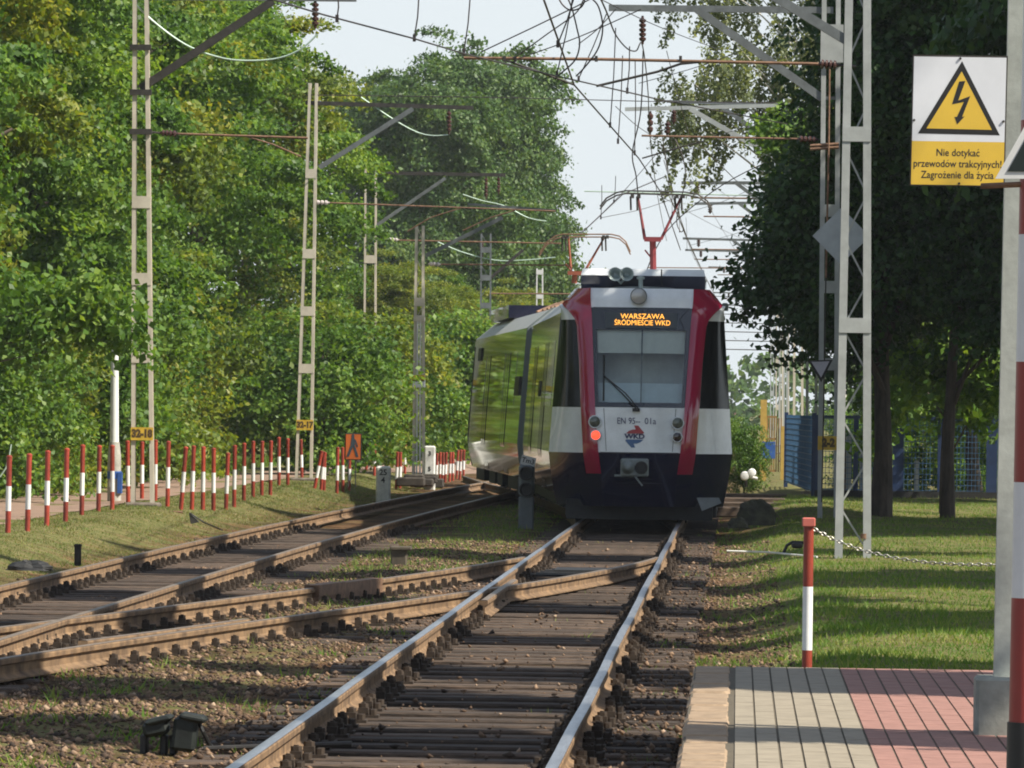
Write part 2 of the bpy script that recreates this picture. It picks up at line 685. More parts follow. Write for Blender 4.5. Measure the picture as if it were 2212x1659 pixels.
def paving(x0, x1, y0, y1, mat, name, colw=0.1, rowl=0.2, off=0.0):
    """pavers as real chamfered-looking blocks: columns along the platform"""
    m2 = MB()
    x = x0
    c = 0
    while x < x1 - 0.02:
        y = y1 - (rowl * 0.5 if c % 2 else 0)
        gap = 0.0045 if c % 2 == 0 else 0.0012
        first = True
        while y > y0:
            ya = y
            yb = max(y - rowl, y0)
            dz = random.uniform(-0.0007, 0.0007)
            a, b_ = x + gap / 2, x + colw - 0.003
            z1 = PZ + 0.012 + dz
            m2.add([(a, yb + 0.0008, PZ - 0.03), (b_, yb + 0.0008, PZ - 0.03), (b_, ya, PZ - 0.03), (a, ya, PZ - 0.03),
                    (a + .003, yb + 0.0012, z1), (b_ - .003, yb + 0.0012, z1), (b_ - .003, ya, z1), (a + .003, ya, z1)],
                   [(4, 5, 6, 7), (0, 1, 5, 4), (1, 2, 6, 5), (2, 3, 7, 6), (3, 0, 4, 7)])
            y -= rowl
        if c % 2:
            m2.add([(x + gap / 2, y1 - rowl * 0.5 + .004, PZ - .03), (x + colw - .003, y1 - rowl * .5 + .004, PZ - .03), (x + colw - .003, y1, PZ - .03), (x + gap / 2, y1, PZ - .03),
                    (x + gap / 2, y1 - rowl * 0.5 + .004, PZ + .012), (x + colw - .003, y1 - rowl * .5 + .004, PZ + .012), (x + colw - .003, y1, PZ + .012), (x + gap / 2, y1, PZ + .012)],
                   [(4, 5, 6, 7), (0, 1, 5, 4), (1, 2, 6, 5), (2, 3, 7, 6), (3, 0, 4, 7)])
        x += colw
        c += 1
    return m2.build(name, mat)


m_pgs = M('grey_concrete_paver', (0.275, 0.235, 0.175), 0.88, 0, 0.13, 9)
m_prs = M('red_concrete_paver', (0.30, 0.155, 0.125), 0.88, 0, 0.13, 9)
tag(paving(0.0, 0.6, 24.0, PY, m_pgs, 'platform_grey_paving'), kind='structure')
tag(paving(0.6, 3.0, 24.0, PY, m_prs, 'platform_red_paving'), kind='structure')
mb = MB()
y = PY
while y > 22:
    L = random.uniform(0.42, 0.52)
    dz = random.uniform(-0.006, 0.006)
    dx = random.uniform(-0.004, 0.004)
    mb.bbox((XE + 0.11 + dx, y - L / 2, PZ - 0.09 + dz), (0.22, L - 0.012, 0.21), 0.02)
    y -= L
tag(mb.build('platform_edge_kerb', m_edge), kind='structure')
# ------------------------------------------------------------------ tracks
def mat_rail():
    m = bpy.data.materials.new('rusty_rail_with_worn_top')
    t, b = nodes_of(m)
    geo = t.nodes.new('ShaderNodeNewGeometry')
    tc = t.nodes.new('ShaderNodeTexCoord')
    no = t.nodes.new('ShaderNodeTexNoise')
    no.inputs['Scale'].default_value = 7
    no.inputs['Detail'].default_value = 8
    rp = t.nodes.new('ShaderNodeValToRGB')
    rp.color_ramp.elements[0].position = 0.3
    rp.color_ramp.elements[1].position = 0.7
    rp.color_ramp.elements[0].color = (0.085, 0.052, 0.03, 1)
    rp.color_ramp.elements[1].color = (0.27, 0.17, 0.09, 1)
    t.links.new(tc.outputs['Object'], no.inputs['Vector'])
    t.links.new(no.outputs[0], rp.inputs[0])
    t.links.new(rp.outputs[0], b.inputs['Base Color'])
    b.inputs['Roughness'].default_value = 0.85
    return m


m_rail = mat_rail()
m_railtop = M('polished_rail_head', (0.42, 0.43, 0.45), 0.33, 0.85, 0.2, 3, stretch=(8, 0.6, 1))
m_railtop2 = M('dull_rail_head', (0.22, 0.17, 0.125), 0.5, 0.4, 0.25, 4)
# half profile (x, z): foot, web, head
RP = [(-.0625, -.15), (-.0625, -.138), (-.02, -.122), (-.009, -.108), (-.009, -.052), (-.034, -.040), (-.036, -.012), (-.031, -.003)]
RPF = RP + [(-a, b) for a, b in reversed(RP)]


def rail(name, pts, parent, step=1.0, topmat=None, zoff=0.0, label=None):
    """sweeps the rail section along (X, Y) points; sorted by Y"""
    p = np.array(pts, float)
    p = p[np.argsort(p[:, 1])]
    ya = np.arange(p[0, 1], p[-1, 1] + 1e-6, step)
    deg = min(3, len(p) - 1)
    if len(p) > 3:
        xa = np.polyval(np.polyfit(p[:, 1], p[:, 0], deg), ya)
    else:
        xa = np.interp(ya, p[:, 1], p[:, 0])
    mb = MB()
    n = len(RPF)
    vs, fs = [], []
    top = MB()
    tv, tf = [], []
    for i, (x, y) in enumerate(zip(xa, ya)):
        wob = 0.004 * math.sin(y * 0.45 + x * 3) + 0.0015 * math.sin(y * 1.3)
        for (a, b_) in RPF:
            vs.append((x + a + wob, y, b_ + zoff))
        tv += [(x - .0305 + wob, y, -.001 + zoff), (x + .0305 + wob, y, -.001 + zoff), (x + wob - .018, y, .002 + zoff), (x + wob + .018, y, .002 + zoff)]
    for i in range(len(ya) - 1):
        for k in range(n):
            if k == 7:
                continue
            j = (k + 1) % n
            fs.append((i * n + k, i * n + j, (i + 1) * n + j, (i + 1) * n + k))
        a, c = i * 4, (i + 1) * 4
        tf += [(a, a + 2, c + 2, c), (a + 2, a + 3, c + 3, c + 2), (a + 3, a + 1, c + 1, c + 3)]
    fs += [tuple(range(n)), tuple(range((len(ya) - 1) * n + n - 1, (len(ya) - 1) * n - 1, -1))]
    mb.add(vs, fs)
    o = mb.build(name, m_rail, parent)
    top.add(tv, tf)
    # head running surface as its own strip on the rail
    t_ = top.build('running_surface', topmat or m_railtop, o, smooth=True)
    return o


m_sleeper = M('weathered_sleeper_timber', (0.042, 0.03, 0.022), 0.9, 0, 0.5, 5, 0.5, stretch=(1, 14, 6), col2=(0.12, 0.082, 0.058))
m_fast = M('rusty_fastening', (0.045, 0.031, 0.021), 0.8, 0.2, 0.35, 15)
per_object(m_sleeper, .55, 1.3)
ZS = -0.168


def sleeper_mesh(x0, x1):
    m2 = MB()
    m2.bbox(((x0 + x1) / 2, 0, ZS - 0.07), (x1 - x0, 0.25, 0.14), 0.012)
    return m2


def fasten_mesh(xs_):
    m2 = MB()
    for x in xs_:
        m2.box((x, 0, ZS + 0.008), (0.36, 0.16, 0.018))
        for sx in (-1, 1):
            m2.box((x + sx * 0.085, 0, ZS + 0.035), (0.06, 0.09, 0.05))
            m2.cyl((x + sx * 0.085, 0, ZS + 0.05), (x + sx * 0.085, 0, ZS + 0.092), 0.014, n=6)
            m2.cyl((x + sx * 0.085, 0, ZS + 0.06), (x + sx * 0.085, 0, ZS + 0.085), 0.03, n=6)
            for sy in (-1, 1):
                m2.cyl((x + sx * 0.145, sy * 0.045, ZS + 0.015), (x + sx * 0.145, sy * 0.045, ZS + 0.05), 0.022, n=6)
    return m2


def sleepers(track, y0, y1, step, fx, half=1.3, nparts=100):
    sp = sleeper_mesh(-half, half).build('sleeper', m_sleeper)
    fp = [fasten_mesh([q_]).build('rail_fastening', m_fast) for q_ in (-0.7525, 0.7525)]
    ylist = np.arange(y0, y1, step)
    first = True
    rest = MB()
    for i, y in enumerate(ylist):
        x = float(fx(y))
        ang = math.atan((float(fx(y + .5)) - float(fx(y - .5))))
        if i < nparts:
            if first:
                s_, f_ = sp, fp
                first = False
            else:
                s_, f_ = sp.copy(), [q_.copy() for q_ in fp]
                COL.objects.link(s_)
                for q_ in f_:
                    COL.objects.link(q_)
            s_.parent = track
            s_.location = Vector((x + random.uniform(-.03, .03), y + random.uniform(-.03, .03), random.uniform(-.012, .006))) - track.location
            s_.rotation_euler = (0, 0, -ang + random.uniform(-.012, .012))
            for q_ in f_:
                q_.parent = s_
        else:
            rest.box((x, y, ZS - .07), (2 * half, .25, .14))
    if rest.v:
        o = rest.build('sleeper', m_sleeper, track)
        o['kind'] = 'stuff'


XM = -1.62
tr = thing('railway_track', 'straight track under the tram train with bright polished rail tops', 'railway track', (XM, 34, 0))
rail('rail', [(XM - .7525, 18), (XM - .7525, 300)], tr, 1.0)
rail('rail', [(XM + .7525, 18), (XM + .7525, 300)], tr, 1.0)
sleepers(tr, 26.0, 132, 0.62, lambda y: XM)

# left hand track
LTY = [20, 50, 65, 78, 90, 100, 120, 140, 175, 230]
LTX = [-6.0, -6.02, -6.0, -5.93, -5.83, -5.65, -5.43, -5.0, -3.9, -2.3]
ltf = lambda y: np.interp(y, LTY, LTX)
tl = thing('railway_track', 'rusty track on the left, bending right beside the grass bank', 'railway track', (-6.0, 45, 0))
yy_ = np.arange(20, 226, 5.0)
for s_ in (-.7525, .7525):
    mbp = [(float(ltf(y)) + s_, y) for y in yy_]
    rail('rail', mbp, tl, 1.0, m_railtop2)
sleepers(tl, 30.0, 92, 0.62, ltf)

# crossover between the two tracks
U = [(-6.9, 36), (-5.59, 45.4), (-4.95, 49.6), (-4.53, 53.2), (-3.82, 57.2), (-3.45, 59.9), (-2.9, 64.8), (-2.40, 69.5)]
Lw = [(-5.75, 32), (-4.86, 39.5), (-4.4, 43.9), (-4.1, 45.9), (-3.52, 49.1), (-2.99, 53.8), (-2.35, 57), (-1.58, 61.2), (-1.08, 67.4), (-.96, 69.8)]
tx = thing('railway_crossover', 'rusty crossover rails slanting from the left track into the straight track', 'railway track', (-3.5, 52, 0))
ru = rail('rail', U, tx, 0.6, m_railtop2, -0.002)
rl = rail('rail', Lw, tx, 0.6, m_railtop2, -0.002)
# guard rails by the frogs
rail('guard_rail', [(-4.68, 43), (-4.25, 45.6), (-3.84, 48.2)], tx, 0.6, m_railtop2, 0.006)
rail('guard_rail', [(-2.24, 53.5), (-2.22, 60.5)], tx, 0.6, m_railtop2, -0.004)
mb = MB()
p0, p1 = Vector((-3.98, 56.3, -.06)), Vector((-3.55, 59.2, -.06))
mb.beam(p0, p1, .13, .155)
mb.beam(p0 + Vector((0, 0, .03)), p0 + (p1 - p0) * .4 + Vector((0, 0, .03)), .15, .11)
mb.build('rail_joint_casing', m_rust, tx)
pu = np.polyfit([p[1] for p in U], [p[0] for p in U], 3)
pw = np.polyfit([p[1] for p in Lw], [p[0] for p in Lw], 3)
for i, y in enumerate(np.arange(36.0, 70.0, 0.62)):
    xu, xw = float(np.polyval(pu, y)), float(np.polyval(pw, y))
    xa = min(xu, xw) - .55
    xb = min(xw + .55, XM - 1.33)
    if y < 48:
        xa = max(xa, -4.66)
    if xb - xa < 0.5:
        continue
    sm = sleeper_mesh(xa, xb)
    for k, v in enumerate(sm.v):
        sm.v[k] = (v[0], v[1] + y, v[2] - .004)
    so = sm.build('sleeper', m_sleeper, tx)
    for x in (xu, xw):
        if xa + .1 < x < xb - .1:
            f2 = fasten_mesh([x])
            fm = MB().add([(v[0], v[1] + y, v[2]) for v in f2.v], f2.f)
            fm.build('rail_fastening', m_fast, so)
# point blade mechanism plates near the toe of the turnout
mb = MB()
for k in range(5):
    mb.box((-1.9 + .06 * k, 66.5 + k * .6, -.14), (.9, .18, .03))
mb.box((-1.55, 68.3, -.12), (1.0, 1.2, .02))
mb.build('slide_plate', m_dirtdark, tx)

# the curve under the rear of the train and the timber crossing on its right
tb = thing('railway_track', 'dark curved track half hidden under the rear of the train', 'railway track', (-3, 110, 0))
cy = np.arange(88, 152, 4.0)
cxs = np.interp(cy, [88, 93, 100, 108, 119, 130, 150], [-1.62, -1.70, -2.0, -2.5, -3.4, -4.45, -6.2])
for s_ in (-.7525, .7525):
    rail('rail', [(a + s_, b_) for a, b_ in zip(cxs, cy)], tb, 1.0, m_railtop2, -0.004)
cr = thing('timber_crossing', 'dark timber boards laid stepwise behind the right corner of the train', 'crossing', (0, 108, -.1))
for k in range(4):
    MB().bbox((0.03 + .07 * k, 103 + 5.5 * k, -.03), (1.5, .9, .16), .015).build('board', m_sleeper, cr)
# ------------------------------------------------------------------ ballast stones and turf (nobody could count them)
def stones(n, x0, x1, y0, y1, s0, s1, fz=None, yexp=1.6, clear=None):
    u = rng.random(n)
    Y = y0 + (y1 - y0) * u ** yexp
    X = x0 + (x1 - x0) * rng.random(n)
    keep = np.ones(n, bool)
    if clear:
        keep = clear(X, Y)
    X, Y = X[keep], Y[keep]
    n = len(X)
    Z = np.where(np.abs(X - XM) < 1.31, -.166, gz(X, Y))
    S = (s0 + (s1 - s0) * rng.random(n) ** 3.0)
    base = np.array([[1, 0, 0], [-1, 0, 0], [0, 1, 0], [0, -1, 0], [0, 0, 1], [0, 0, -1]], float)
    tris = np.array([[0, 2, 4], [2, 1, 4], [1, 3, 4], [3, 0, 4], [2, 0, 5], [1, 2, 5], [3, 1, 5], [0, 3, 5]])
    V = base[None] * (0.6 + 0.8 * rng.random((n, 6, 1))) + 0.25 * rng.standard_normal((n, 6, 3))
    V[:, :, 2] *= 0.75
    V *= S[:, None, None]
    V[:, :, 0] += X[:, None]
    V[:, :, 1] += Y[:, None]
    V[:, :, 2] += (Z + S * 0.25)[:, None]
    me = bpy.data.meshes.new('ballast_stones')
    me.vertices.add(n * 6)
    me.vertices.foreach_set('co', V.astype(np.float32).ravel())
    F = (tris[None] + (np.arange(n) * 6)[:, None, None]).reshape(-1, 3)
    me.loops.add(len(F) * 3)
    me.loops.foreach_set('vertex_index', F.astype(np.int32).ravel())
    me.polygons.add(len(F))
    me.polygons.foreach_set('loop_start', np.arange(0, len(F) * 3, 3, dtype=np.int32))
    me.polygons.foreach_set('loop_total', np.full(len(F), 3, dtype=np.int32))
    me.update(calc_edges=True)
    return me


def mat_stone():
    m = bpy.data.materials.new('ballast_stone')
    t, b = nodes_of(m)
    geo = t.nodes.new('ShaderNodeNewGeometry')
    rp = t.nodes.new('ShaderNodeValToRGB')
    e = rp.color_ramp.elements
    e[0].color = (0.03, 0.02, 0.014, 1)
    e[1].color = (0.36, 0.26, 0.18, 1)
    for p, c in ((0.45, (0.095, 0.056, 0.032)), (0.82, (0.18, 0.11, 0.064)), (0.96, (0.27, 0.18, 0.115))):
        k = e.new(p)
        k.color = (*c, 1)
    t.links.new(geo.outputs['Random Per Island'], rp.inputs[0])
    t.links.new(rp.outputs[0], b.inputs['Base Color'])
    b.inputs['Roughness'].default_value = 0.9
    return m


def clear_rail(X, Y):
    ok = np.ones(len(X), bool)
    for c in (XM - .7525, XM + .7525):
        ok &= np.abs(X - c) > .12
    xl_ = ltf(Y)
    for s_ in (-.7525, .7525):
        ok &= np.abs(X - xl_ - s_) > .12
    # sleepers stay bare: fewer stones between the rails
    ok &= (np.abs(X - XM) > 1.3) | (rng.random(len(X)) < np.where(np.abs(X - XM) > .8, .24, .035))
    return ok


me = stones(100000, -7.6, .45, 28, 85, 0.008, 0.028, clear=clear_rail, yexp=1.5)
me.materials.append(mat_stone())
o = bpy.data.objects.new('ballast_stones', me)
COL.objects.link(o)
tag(o, 'loose brown and tan ballast stones between and beside the rails', 'ballast', kind='stuff')

m_grass = leaf_mat('grass_blades', (0.045, 0.12, 0.012), (0.12, 0.22, 0.03), (0.36, 0.34, 0.11), 0.4, 0.6)
m_grassd = leaf_mat('dry_grass_blades', (0.06, 0.11, 0.02), (0.17, 0.18, 0.06), (0.36, 0.29, 0.14), 0.3, 0.6)


def blades(n, fn, h0, h1, wd):
    X, Y, h = fn(n)
    n = len(X)
    Z = gz(X, Y) - 0.005
    H = (h0 + (h1 - h0) * rng.random(n) ** 1.5) * h
    a = rng.random(n) * 2 * np.pi
    wv = np.stack([np.cos(a), np.sin(a) * 0.5, np.zeros(n)], -1) * (wd * (0.6 + .8 * rng.random(n)))[:, None]
    lean = rng.standard_normal((n, 3)) * 0.55
    lean[:, 2] = 0
    B = np.stack([X, Y, Z], -1)
    V = np.stack([B - wv, B + wv, B + lean * H[:, None] + np.stack([0 * H, 0 * H, H], -1)], 1)
    return V


def noise2(X, Y, s):
    return (np.sin(X * 1.9 * s + 1.1 * np.sin(Y * .7 * s)) * np.cos(Y * .8 * s + .9 * np.sin(X * 1.3 * s)) + .6 * np.sin(X * 4.3 * s + 2) * np.sin(Y * 2.1 * s + 1)) / 1.6


def f_right(n):
    Y = 34.6 + (125 - 34.6) * rng.random(n) ** 1.7
    X = -.3 + 9 * rng.random(n) * (Y / 75).clip(.55, 1.6)
    k = (noise2(X, Y, 1.3) + 1.4 * sst(-.35, 1.0, X) - .58 + .6 * rng.random(n) - 1.6 * np.exp(-((X - .35) / .4) ** 2 - ((Y - 38.6) / 2.2) ** 2)) > .25
    X, Y = X[k], Y[k]
    return X, Y, 0.75 + .5 * noise2(X, Y, .6).clip(-.6, 1)


def f_left(n):
    Y = 45 + 95 * rng.random(n) ** 1.1
    X = -9.75 + 2.9 * rng.random(n)
    k = (noise2(X, Y, 1.1) + 1.2 * sst(-7.0, -8.2, X) - .2 + .6 * rng.random(n)) > .35
    return X[k], Y[k], (0.6 + .4 * noise2(X[k], Y[k], .6)).clip(.3, 1)


def f_verge(n):
    Y = 60 + 110 * rng.random(n)
    X = -12.1 - 3.5 * rng.random(n)
    return X, Y, np.full(n, 1.8)


def f_isl(n):
    Y = 30 + 85 * rng.random(n) ** 1.3
    X = -5.0 + 5.4 * rng.random(n)
    d = noise2(X, Y, 1.9)
    k = (d > .36) & (np.abs(X - XM) > .98) | (d > .78) | ((X < -2.8) & (X > -4.7) & (Y > 66) & (d > -.1))
    return X[k], Y[k], np.full(k.sum(), .9)


Vd = blades(90000, f_left, .025, .075, .007)
od = bpy.data.objects.new('dry_grass', np_mesh('dry_grass', Vd, 3, m_grassd))
COL.objects.link(od)
tag(od, 'short dry straw coloured grass on the bank left of the rusty track', 'grass', kind='stuff')
V = np.concatenate([blades(170000, f_right, .03, .10, .006), blades(12000, f_left, .03, .09, .007), blades(30000, f_verge, .06, .2, .012), blades(48000, f_isl, .03, .11, .007)])
o = bpy.data.objects.new('grass', np_mesh('grass', V, 3, m_grass))
COL.objects.link(o)
tag(o, 'short green and straw grass on the verges and weeds between the tracks', 'grass', kind='stuff')

# ------------------------------------------------------------------ trees
m_bark = M('grey_brown_bark', (0.075, 0.058, 0.044), 0.95, 0, 0.4, 9, 0.6, stretch=(1, 1, .25))
m_birchb = M('birch_bark', (0.55, 0.52, 0.47), 0.8, 0, 0.35, 5, 0.2)
m_lf_a = leaf_mat('leaf_mid_green', (0.02, 0.056, 0.009), (0.088, 0.18, 0.026), (0.24, 0.335, 0.06), .42)
m_lf_y = leaf_mat('leaf_yellow_green', (0.03, 0.066, 0.009), (0.14, 0.20, 0.027), (0.36, 0.335, 0.055), .42)
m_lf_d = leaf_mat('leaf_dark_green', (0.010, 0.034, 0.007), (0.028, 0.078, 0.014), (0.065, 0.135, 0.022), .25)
m_lf_b = leaf_mat('leaf_blue_green', (0.028, 0.064, 0.018), (0.068, 0.135, 0.034), (0.145, 0.21, 0.055), .35)
m_lf_bi = leaf_mat('leaf_birch', (0.09, 0.12, 0.06), (0.17, 0.21, 0.11), (0.29, 0.32, 0.18), .4)


def leaf_quads(C, size, outward=None, droop=0.0):
    n = len(C)
    nrm = rng.standard_normal((n, 3))
    nrm[:, 2] += 0.7
    if outward is not None:
        nrm += outward * 0.9
    nrm /= np.linalg.norm(nrm, axis=1)[:, None] + 1e-9
    t = rng.standard_normal((n, 3))
    t[:, 2] -= droop
    t -= nrm * (t * nrm).sum(1)[:, None]
    t /= np.linalg.norm(t, axis=1)[:, None] + 1e-9
    b = np.cross(nrm, t)
    L = size * (0.65 + 0.7 * rng.random(n))[:, None]
    Wd = L * 0.36
    bend = nrm * L * 0.12
    return np.stack([C - t * L * .5, C + b * Wd - bend, C + t * L * .55, C - b * Wd - bend], 1)


def crown_points(blobs, n, clump=0.55, shell=0.55, per=70):
    """leaf clumps spread through the outer part of a set of ellipsoids"""
    vol = np.array([(b[3] * b[4] * b[5]) ** (2 / 3) for b in blobs])
    pr = vol / vol.sum()
    nc = max(4, n // per)
    bi = rng.choice(len(blobs), nc, p=pr)
    B = np.array(blobs, float)[bi]
    d = rng.standard_normal((nc, 3))
    d /= np.linalg.norm(d, axis=1)[:, None]
    rr = (shell + (1.02 - shell) * rng.random(nc) ** .6)[:, None]
    cc = B[:, :3] + d * rr * B[:, 3:6]
    k = rng.integers(0, nc, n)
    ax = d * np.array([1, 1, .35]) + .45 * rng.standard_normal((nc, 3)) * np.array([1, 1, .45])
    ax /= np.linalg.norm(ax, axis=1)[:, None]
    ln = clump * (2.0 + 2.6 * rng.random(nc))
    t = rng.random(n) ** .8
    sp = (0.5 + .75 * rng.random(nc))[k][:, None] * (1.05 - .55 * t)[:, None]
    C = cc[k] + ax[k] * ((t - .62) * ln[k])[:, None]
    C[:, 2] -= .38 * (t ** 2) * ln[k]
    C = C + rng.standard_normal((n, 3)) * clump * sp * np.array([.85, .85, .34])
    return C, d[k], cc


def trunk_mb(base, top, r0, limbs, r_l=0.35):
    m2 = MB()
    base, top = Vector(base), Vector(top)
    n = 7
    pts, rad = [], []
    for i in range(n + 1):
        t = i / n
        p = base.lerp(top, t) + Vector((math.sin(t * 4 + base.x) * .12 * r0 / .2, math.cos(t * 3 + base.y) * .12 * r0 / .2, 0)) * (t > 0)
        pts.append(p)
        rad.append(r0 * (1.25 if i == 0 else 1) * (1 - .78 * t))
    m2.tube(pts, rad, 9)
    for L in limbs:
        L = Vector(L)
        h = max(.15, min(.9, (L.z - base.z) / max(.1, (top.z - base.z)) - .22))
        s = base.lerp(top, h)
        mid = s.lerp(L, .5) + Vector((0, 0, .25))
        rr = r0 * (1 - .78 * h) * r_l * 1.4
        m2.tube([s, mid, L], [rr, rr * .6, rr * .18], 6)
    return m2


def make_tree(name, base, top, r0, blobs, n, leaf, mat, label, group=None, bark=None, clump=.55, shell=.5, nlimb=14, per=70, droop=0.3, cat='tree'):
    base = Vector(base)
    t = thing(name, label, cat, base, group)
    C, out, cc = crown_points(blobs, n, clump, shell, per)
    keep = C[:, 2] > base.z + .1
    C, out = C[keep], out[keep]
    Q = leaf_quads(C, leaf, out, droop) - np.array(base)
    me_ = np_mesh('crown', Q, 4, mat)
    cr = bpy.data.objects.new('crown', me_)
    COL.objects.link(cr)
    cr.parent = t
    sel = cc[rng.choice(len(cc), min(nlimb, len(cc)), replace=False)]
    trunk_mb(base - Vector((0, 0, .1)), top, r0, [tuple(c) for c in sel]).build('trunk' if cat == 'tree' else 'stem', bark or m_bark, t, smooth=True)
    return t


def round_blobs(H, rx, low, k, seed):
    """one broad crown broken into lobes, unit base at 0"""
    rs = random.Random(seed)
    bl = [(0, 0, low + (H - low) * .5, rx * .75, rx * .75, (H - low) * .48)]
    for i in range(k):
        a = 2 * math.pi * i / k + rs.uniform(-.4, .4)
        zz = low + (H - low) * rs.uniform(.08, .82)
        f = math.sin(math.pi * min(.95, max(.15, (zz - low) / (H - low) * .8 + .15)))
        q = rx * f * rs.uniform(.5, .75)
        r_ = rx * rs.uniform(.35, .55)
        bl.append((math.cos(a) * q, math.sin(a) * q, zz, r_, r_, r_ * rs.uniform(.7, 1.0)))
    return bl


PROTO = {}


def proto_tree(key, H, rx, low, n, leaf, mat, seed, **kw):
    bl = round_blobs(H, rx, low, 13, seed)
    PROTO[key] = (H, rx, low, n, leaf, mat, bl, kw)


def plant(key, x, y, sc, rot, label, name='broadleaf_tree', group='trees along the left of the line', zs=1.0, cat='tree'):
    H, rx, low, n, leaf, mat, bl, kw = PROTO[key][:8]
    if len(PROTO[key]) == 8:
        t = make_tree(name, (0, 0, 0), (0, 0, H * .8), kw.get('r0', .2), bl, n, leaf, mat, label, group, clump=kw.get('clump', .5), shell=kw.get('shell', .5), per=kw.get('per', 70), cat=cat)
        PROTO[key] = (*PROTO[key], t)
    else:
        t = copy_tree(PROTO[key][8])
        t.name = name
        t['label'] = label
        t['group'] = group
        t['category'] = cat
    t.location = (x, y, float(gz(x, y)) - .05)
    t.rotation_euler = (0, 0, rot)
    t.scale = (sc, sc, sc * zs)
    return t


proto_tree('mid', 13, 4.2, 0.8, 110000, .115, m_lf_a, 1, clump=.42, shell=.68, per=380)
proto_tree('yel', 13, 4.2, 0.8, 110000, .115, m_lf_y, 2, clump=.42, shell=.68, per=380)
proto_tree('blue', 16, 5.0, 1.2, 90000, .17, m_lf_b, 3, clump=.62, shell=.66, per=240)
proto_tree('bush', 3.2, 1.7, 0.1, 16000, .095, m_lf_a, 4, r0=.05, clump=.26)
proto_tree('bushy', 3.4, 1.7, 0.1, 16000, .095, m_lf_y, 5, r0=.05, clump=.26)
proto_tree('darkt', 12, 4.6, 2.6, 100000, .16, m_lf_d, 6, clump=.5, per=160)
proto_tree('tallcol', 21, 1.25, 9.5, 80000, .20, m_lf_d, 8, clump=.25, r0=.14, shell=.2)  # crown starts high so its shadow band skips the right grass
proto_tree('column', 15, 1.0, 0.3, 110000, .20, m_lf_d, 7, clump=.2, r0=.1, shell=.2)  # narrow crown shaped to cast a thin shadow band

# left forest wall; (view x of the trunk, distance)
def px(x, Y):
    return (x - 1597) * Y / (FPX * PXW / 1024)


forest = [
    ('mid', 84, .95, 0, 'nearest tall green tree at the left border, its trunk outside the picture'),
    ('yel', 93, 1.0, 0, 'yellowish broadleaf tree at the left edge behind the first mast'),
    ('mid', 103, 1.05, 0, 'dense green tree behind the white lamp pole'),
    ('mid', 112, .95, 0, 'rounded green tree just right of the first mast'),
    ('yel', 121, 1.08, 0, 'yellow tinged tree midway between the first two masts'),
    ('mid', 131, 1.0, 0, 'bright green tree standing just left of the second mast'),
    ('mid', 141, 1.0, 0, 'green tree directly behind the second mast, reaching the top of the picture'),
    ('yel', 152, 1.0, 0, 'yellow green tree standing above the walker warning sign'),
    ('mid', 165, .94, 0, 'green tree with a round top, last of the near row before the far hazy group'),
    ('mid', 110, 1.25, 7.0, 'tall green tree deep in the upper left corner'),
    ('mid', 128, 1.3, 7.0, 'tall dark green tree deep between the first two masts'),
    ('yel', 148, 1.25, 6.0, 'tall yellow green tree deep behind the second mast'),
    ('yel', 184, .52, -1.0, 'smaller yellow green tree left of the lattice mast'),
    ('yel', 200, .50, -1.6, 'light olive tree directly behind the lattice mast'),
    ('mid', 215, .52, -2.2, 'small green tree between the lattice mast and the train roof'),
    ('yel', 232, .54, -3.4, 'olive tree just above the rear of the train'),
]
for k, (key, Y, sc, back, lb) in enumerate(forest):
    plant(key, -9.9 - 4.2 * sc * .93 - back, Y, sc, 1.3 * k, lb)
far = [
    (905, 262, 1.12, 'blue green far tree, leftmost of the hazy group beyond the masts'),
    (1000, 270, 1.18, 'tallest of the hazy blue green trees beyond the masts'),
    (1075, 282, 1.0, 'hazy blue green tree on the falling right shoulder of the far group'),
    (1125, 290, .78, 'lower hazy tree left of the rear pantograph'),
    (1185, 300, .52, 'lowest hazy tree directly behind the rear pantograph'),
    (950, 300, 1.25, 'hazy tree hidden deep behind the tallest far tree'),
]
for k, (x, Y, sc, lb) in enumerate(far):
    t = plant('blue', px(x, Y), Y, sc, 2.1 * k, lb, group='hazy trees far beyond the masts')
    wf = (.9, .85, .78, .8, .85, .85)[k]
    t.scale = (sc * wf, sc * wf, sc * (1.0 if k != 1 else 1.05))
bushes = [
    (40, 96, 1.0, 'bush', 'leafy shrub at the left edge behind the path'), (150, 100, .9, 'bush', 'green shrub left of the white lamp pole'),
    (340, 108, 1.15, 'bush', 'dense shrub just right of the first mast'), (430, 114, 1.2, 'bushy', 'yellowish shrub in the middle between the first two masts'),
    (520, 120, 1.1, 'bush', 'green shrub behind the bollards left of the second mast'), (610, 126, 1.0, 'bushy', 'yellow green shrub directly behind the second mast'),
    (700, 138, 1.2, 'bush', 'shrub left of the walker warning panel'), (770, 150, 1.3, 'bushy', 'yellowish shrub behind the crossing signal'),
    (850, 165, 1.25, 'bush', 'shrub between the walker panel and the lattice mast'), (950, 178, 1.4, 'bush', 'dark shrub right of the lattice mast'),
    (1010, 190, 1.4, 'bushy', 'shrub touching the rear end of the train'), (270, 104, .85, 'bushy', 'low shrub at the foot of the first mast'),
]
for k, (x, Y, sc, key, lb) in enumerate(bushes):
    X = px(x, Y)
    X = min(X, -12.4 if Y < 135 else X)
    plant(key, X, Y, sc * 1.05, .9 * k, lb, name='shrub', group='shrubs at the forest edge', cat='shrub')

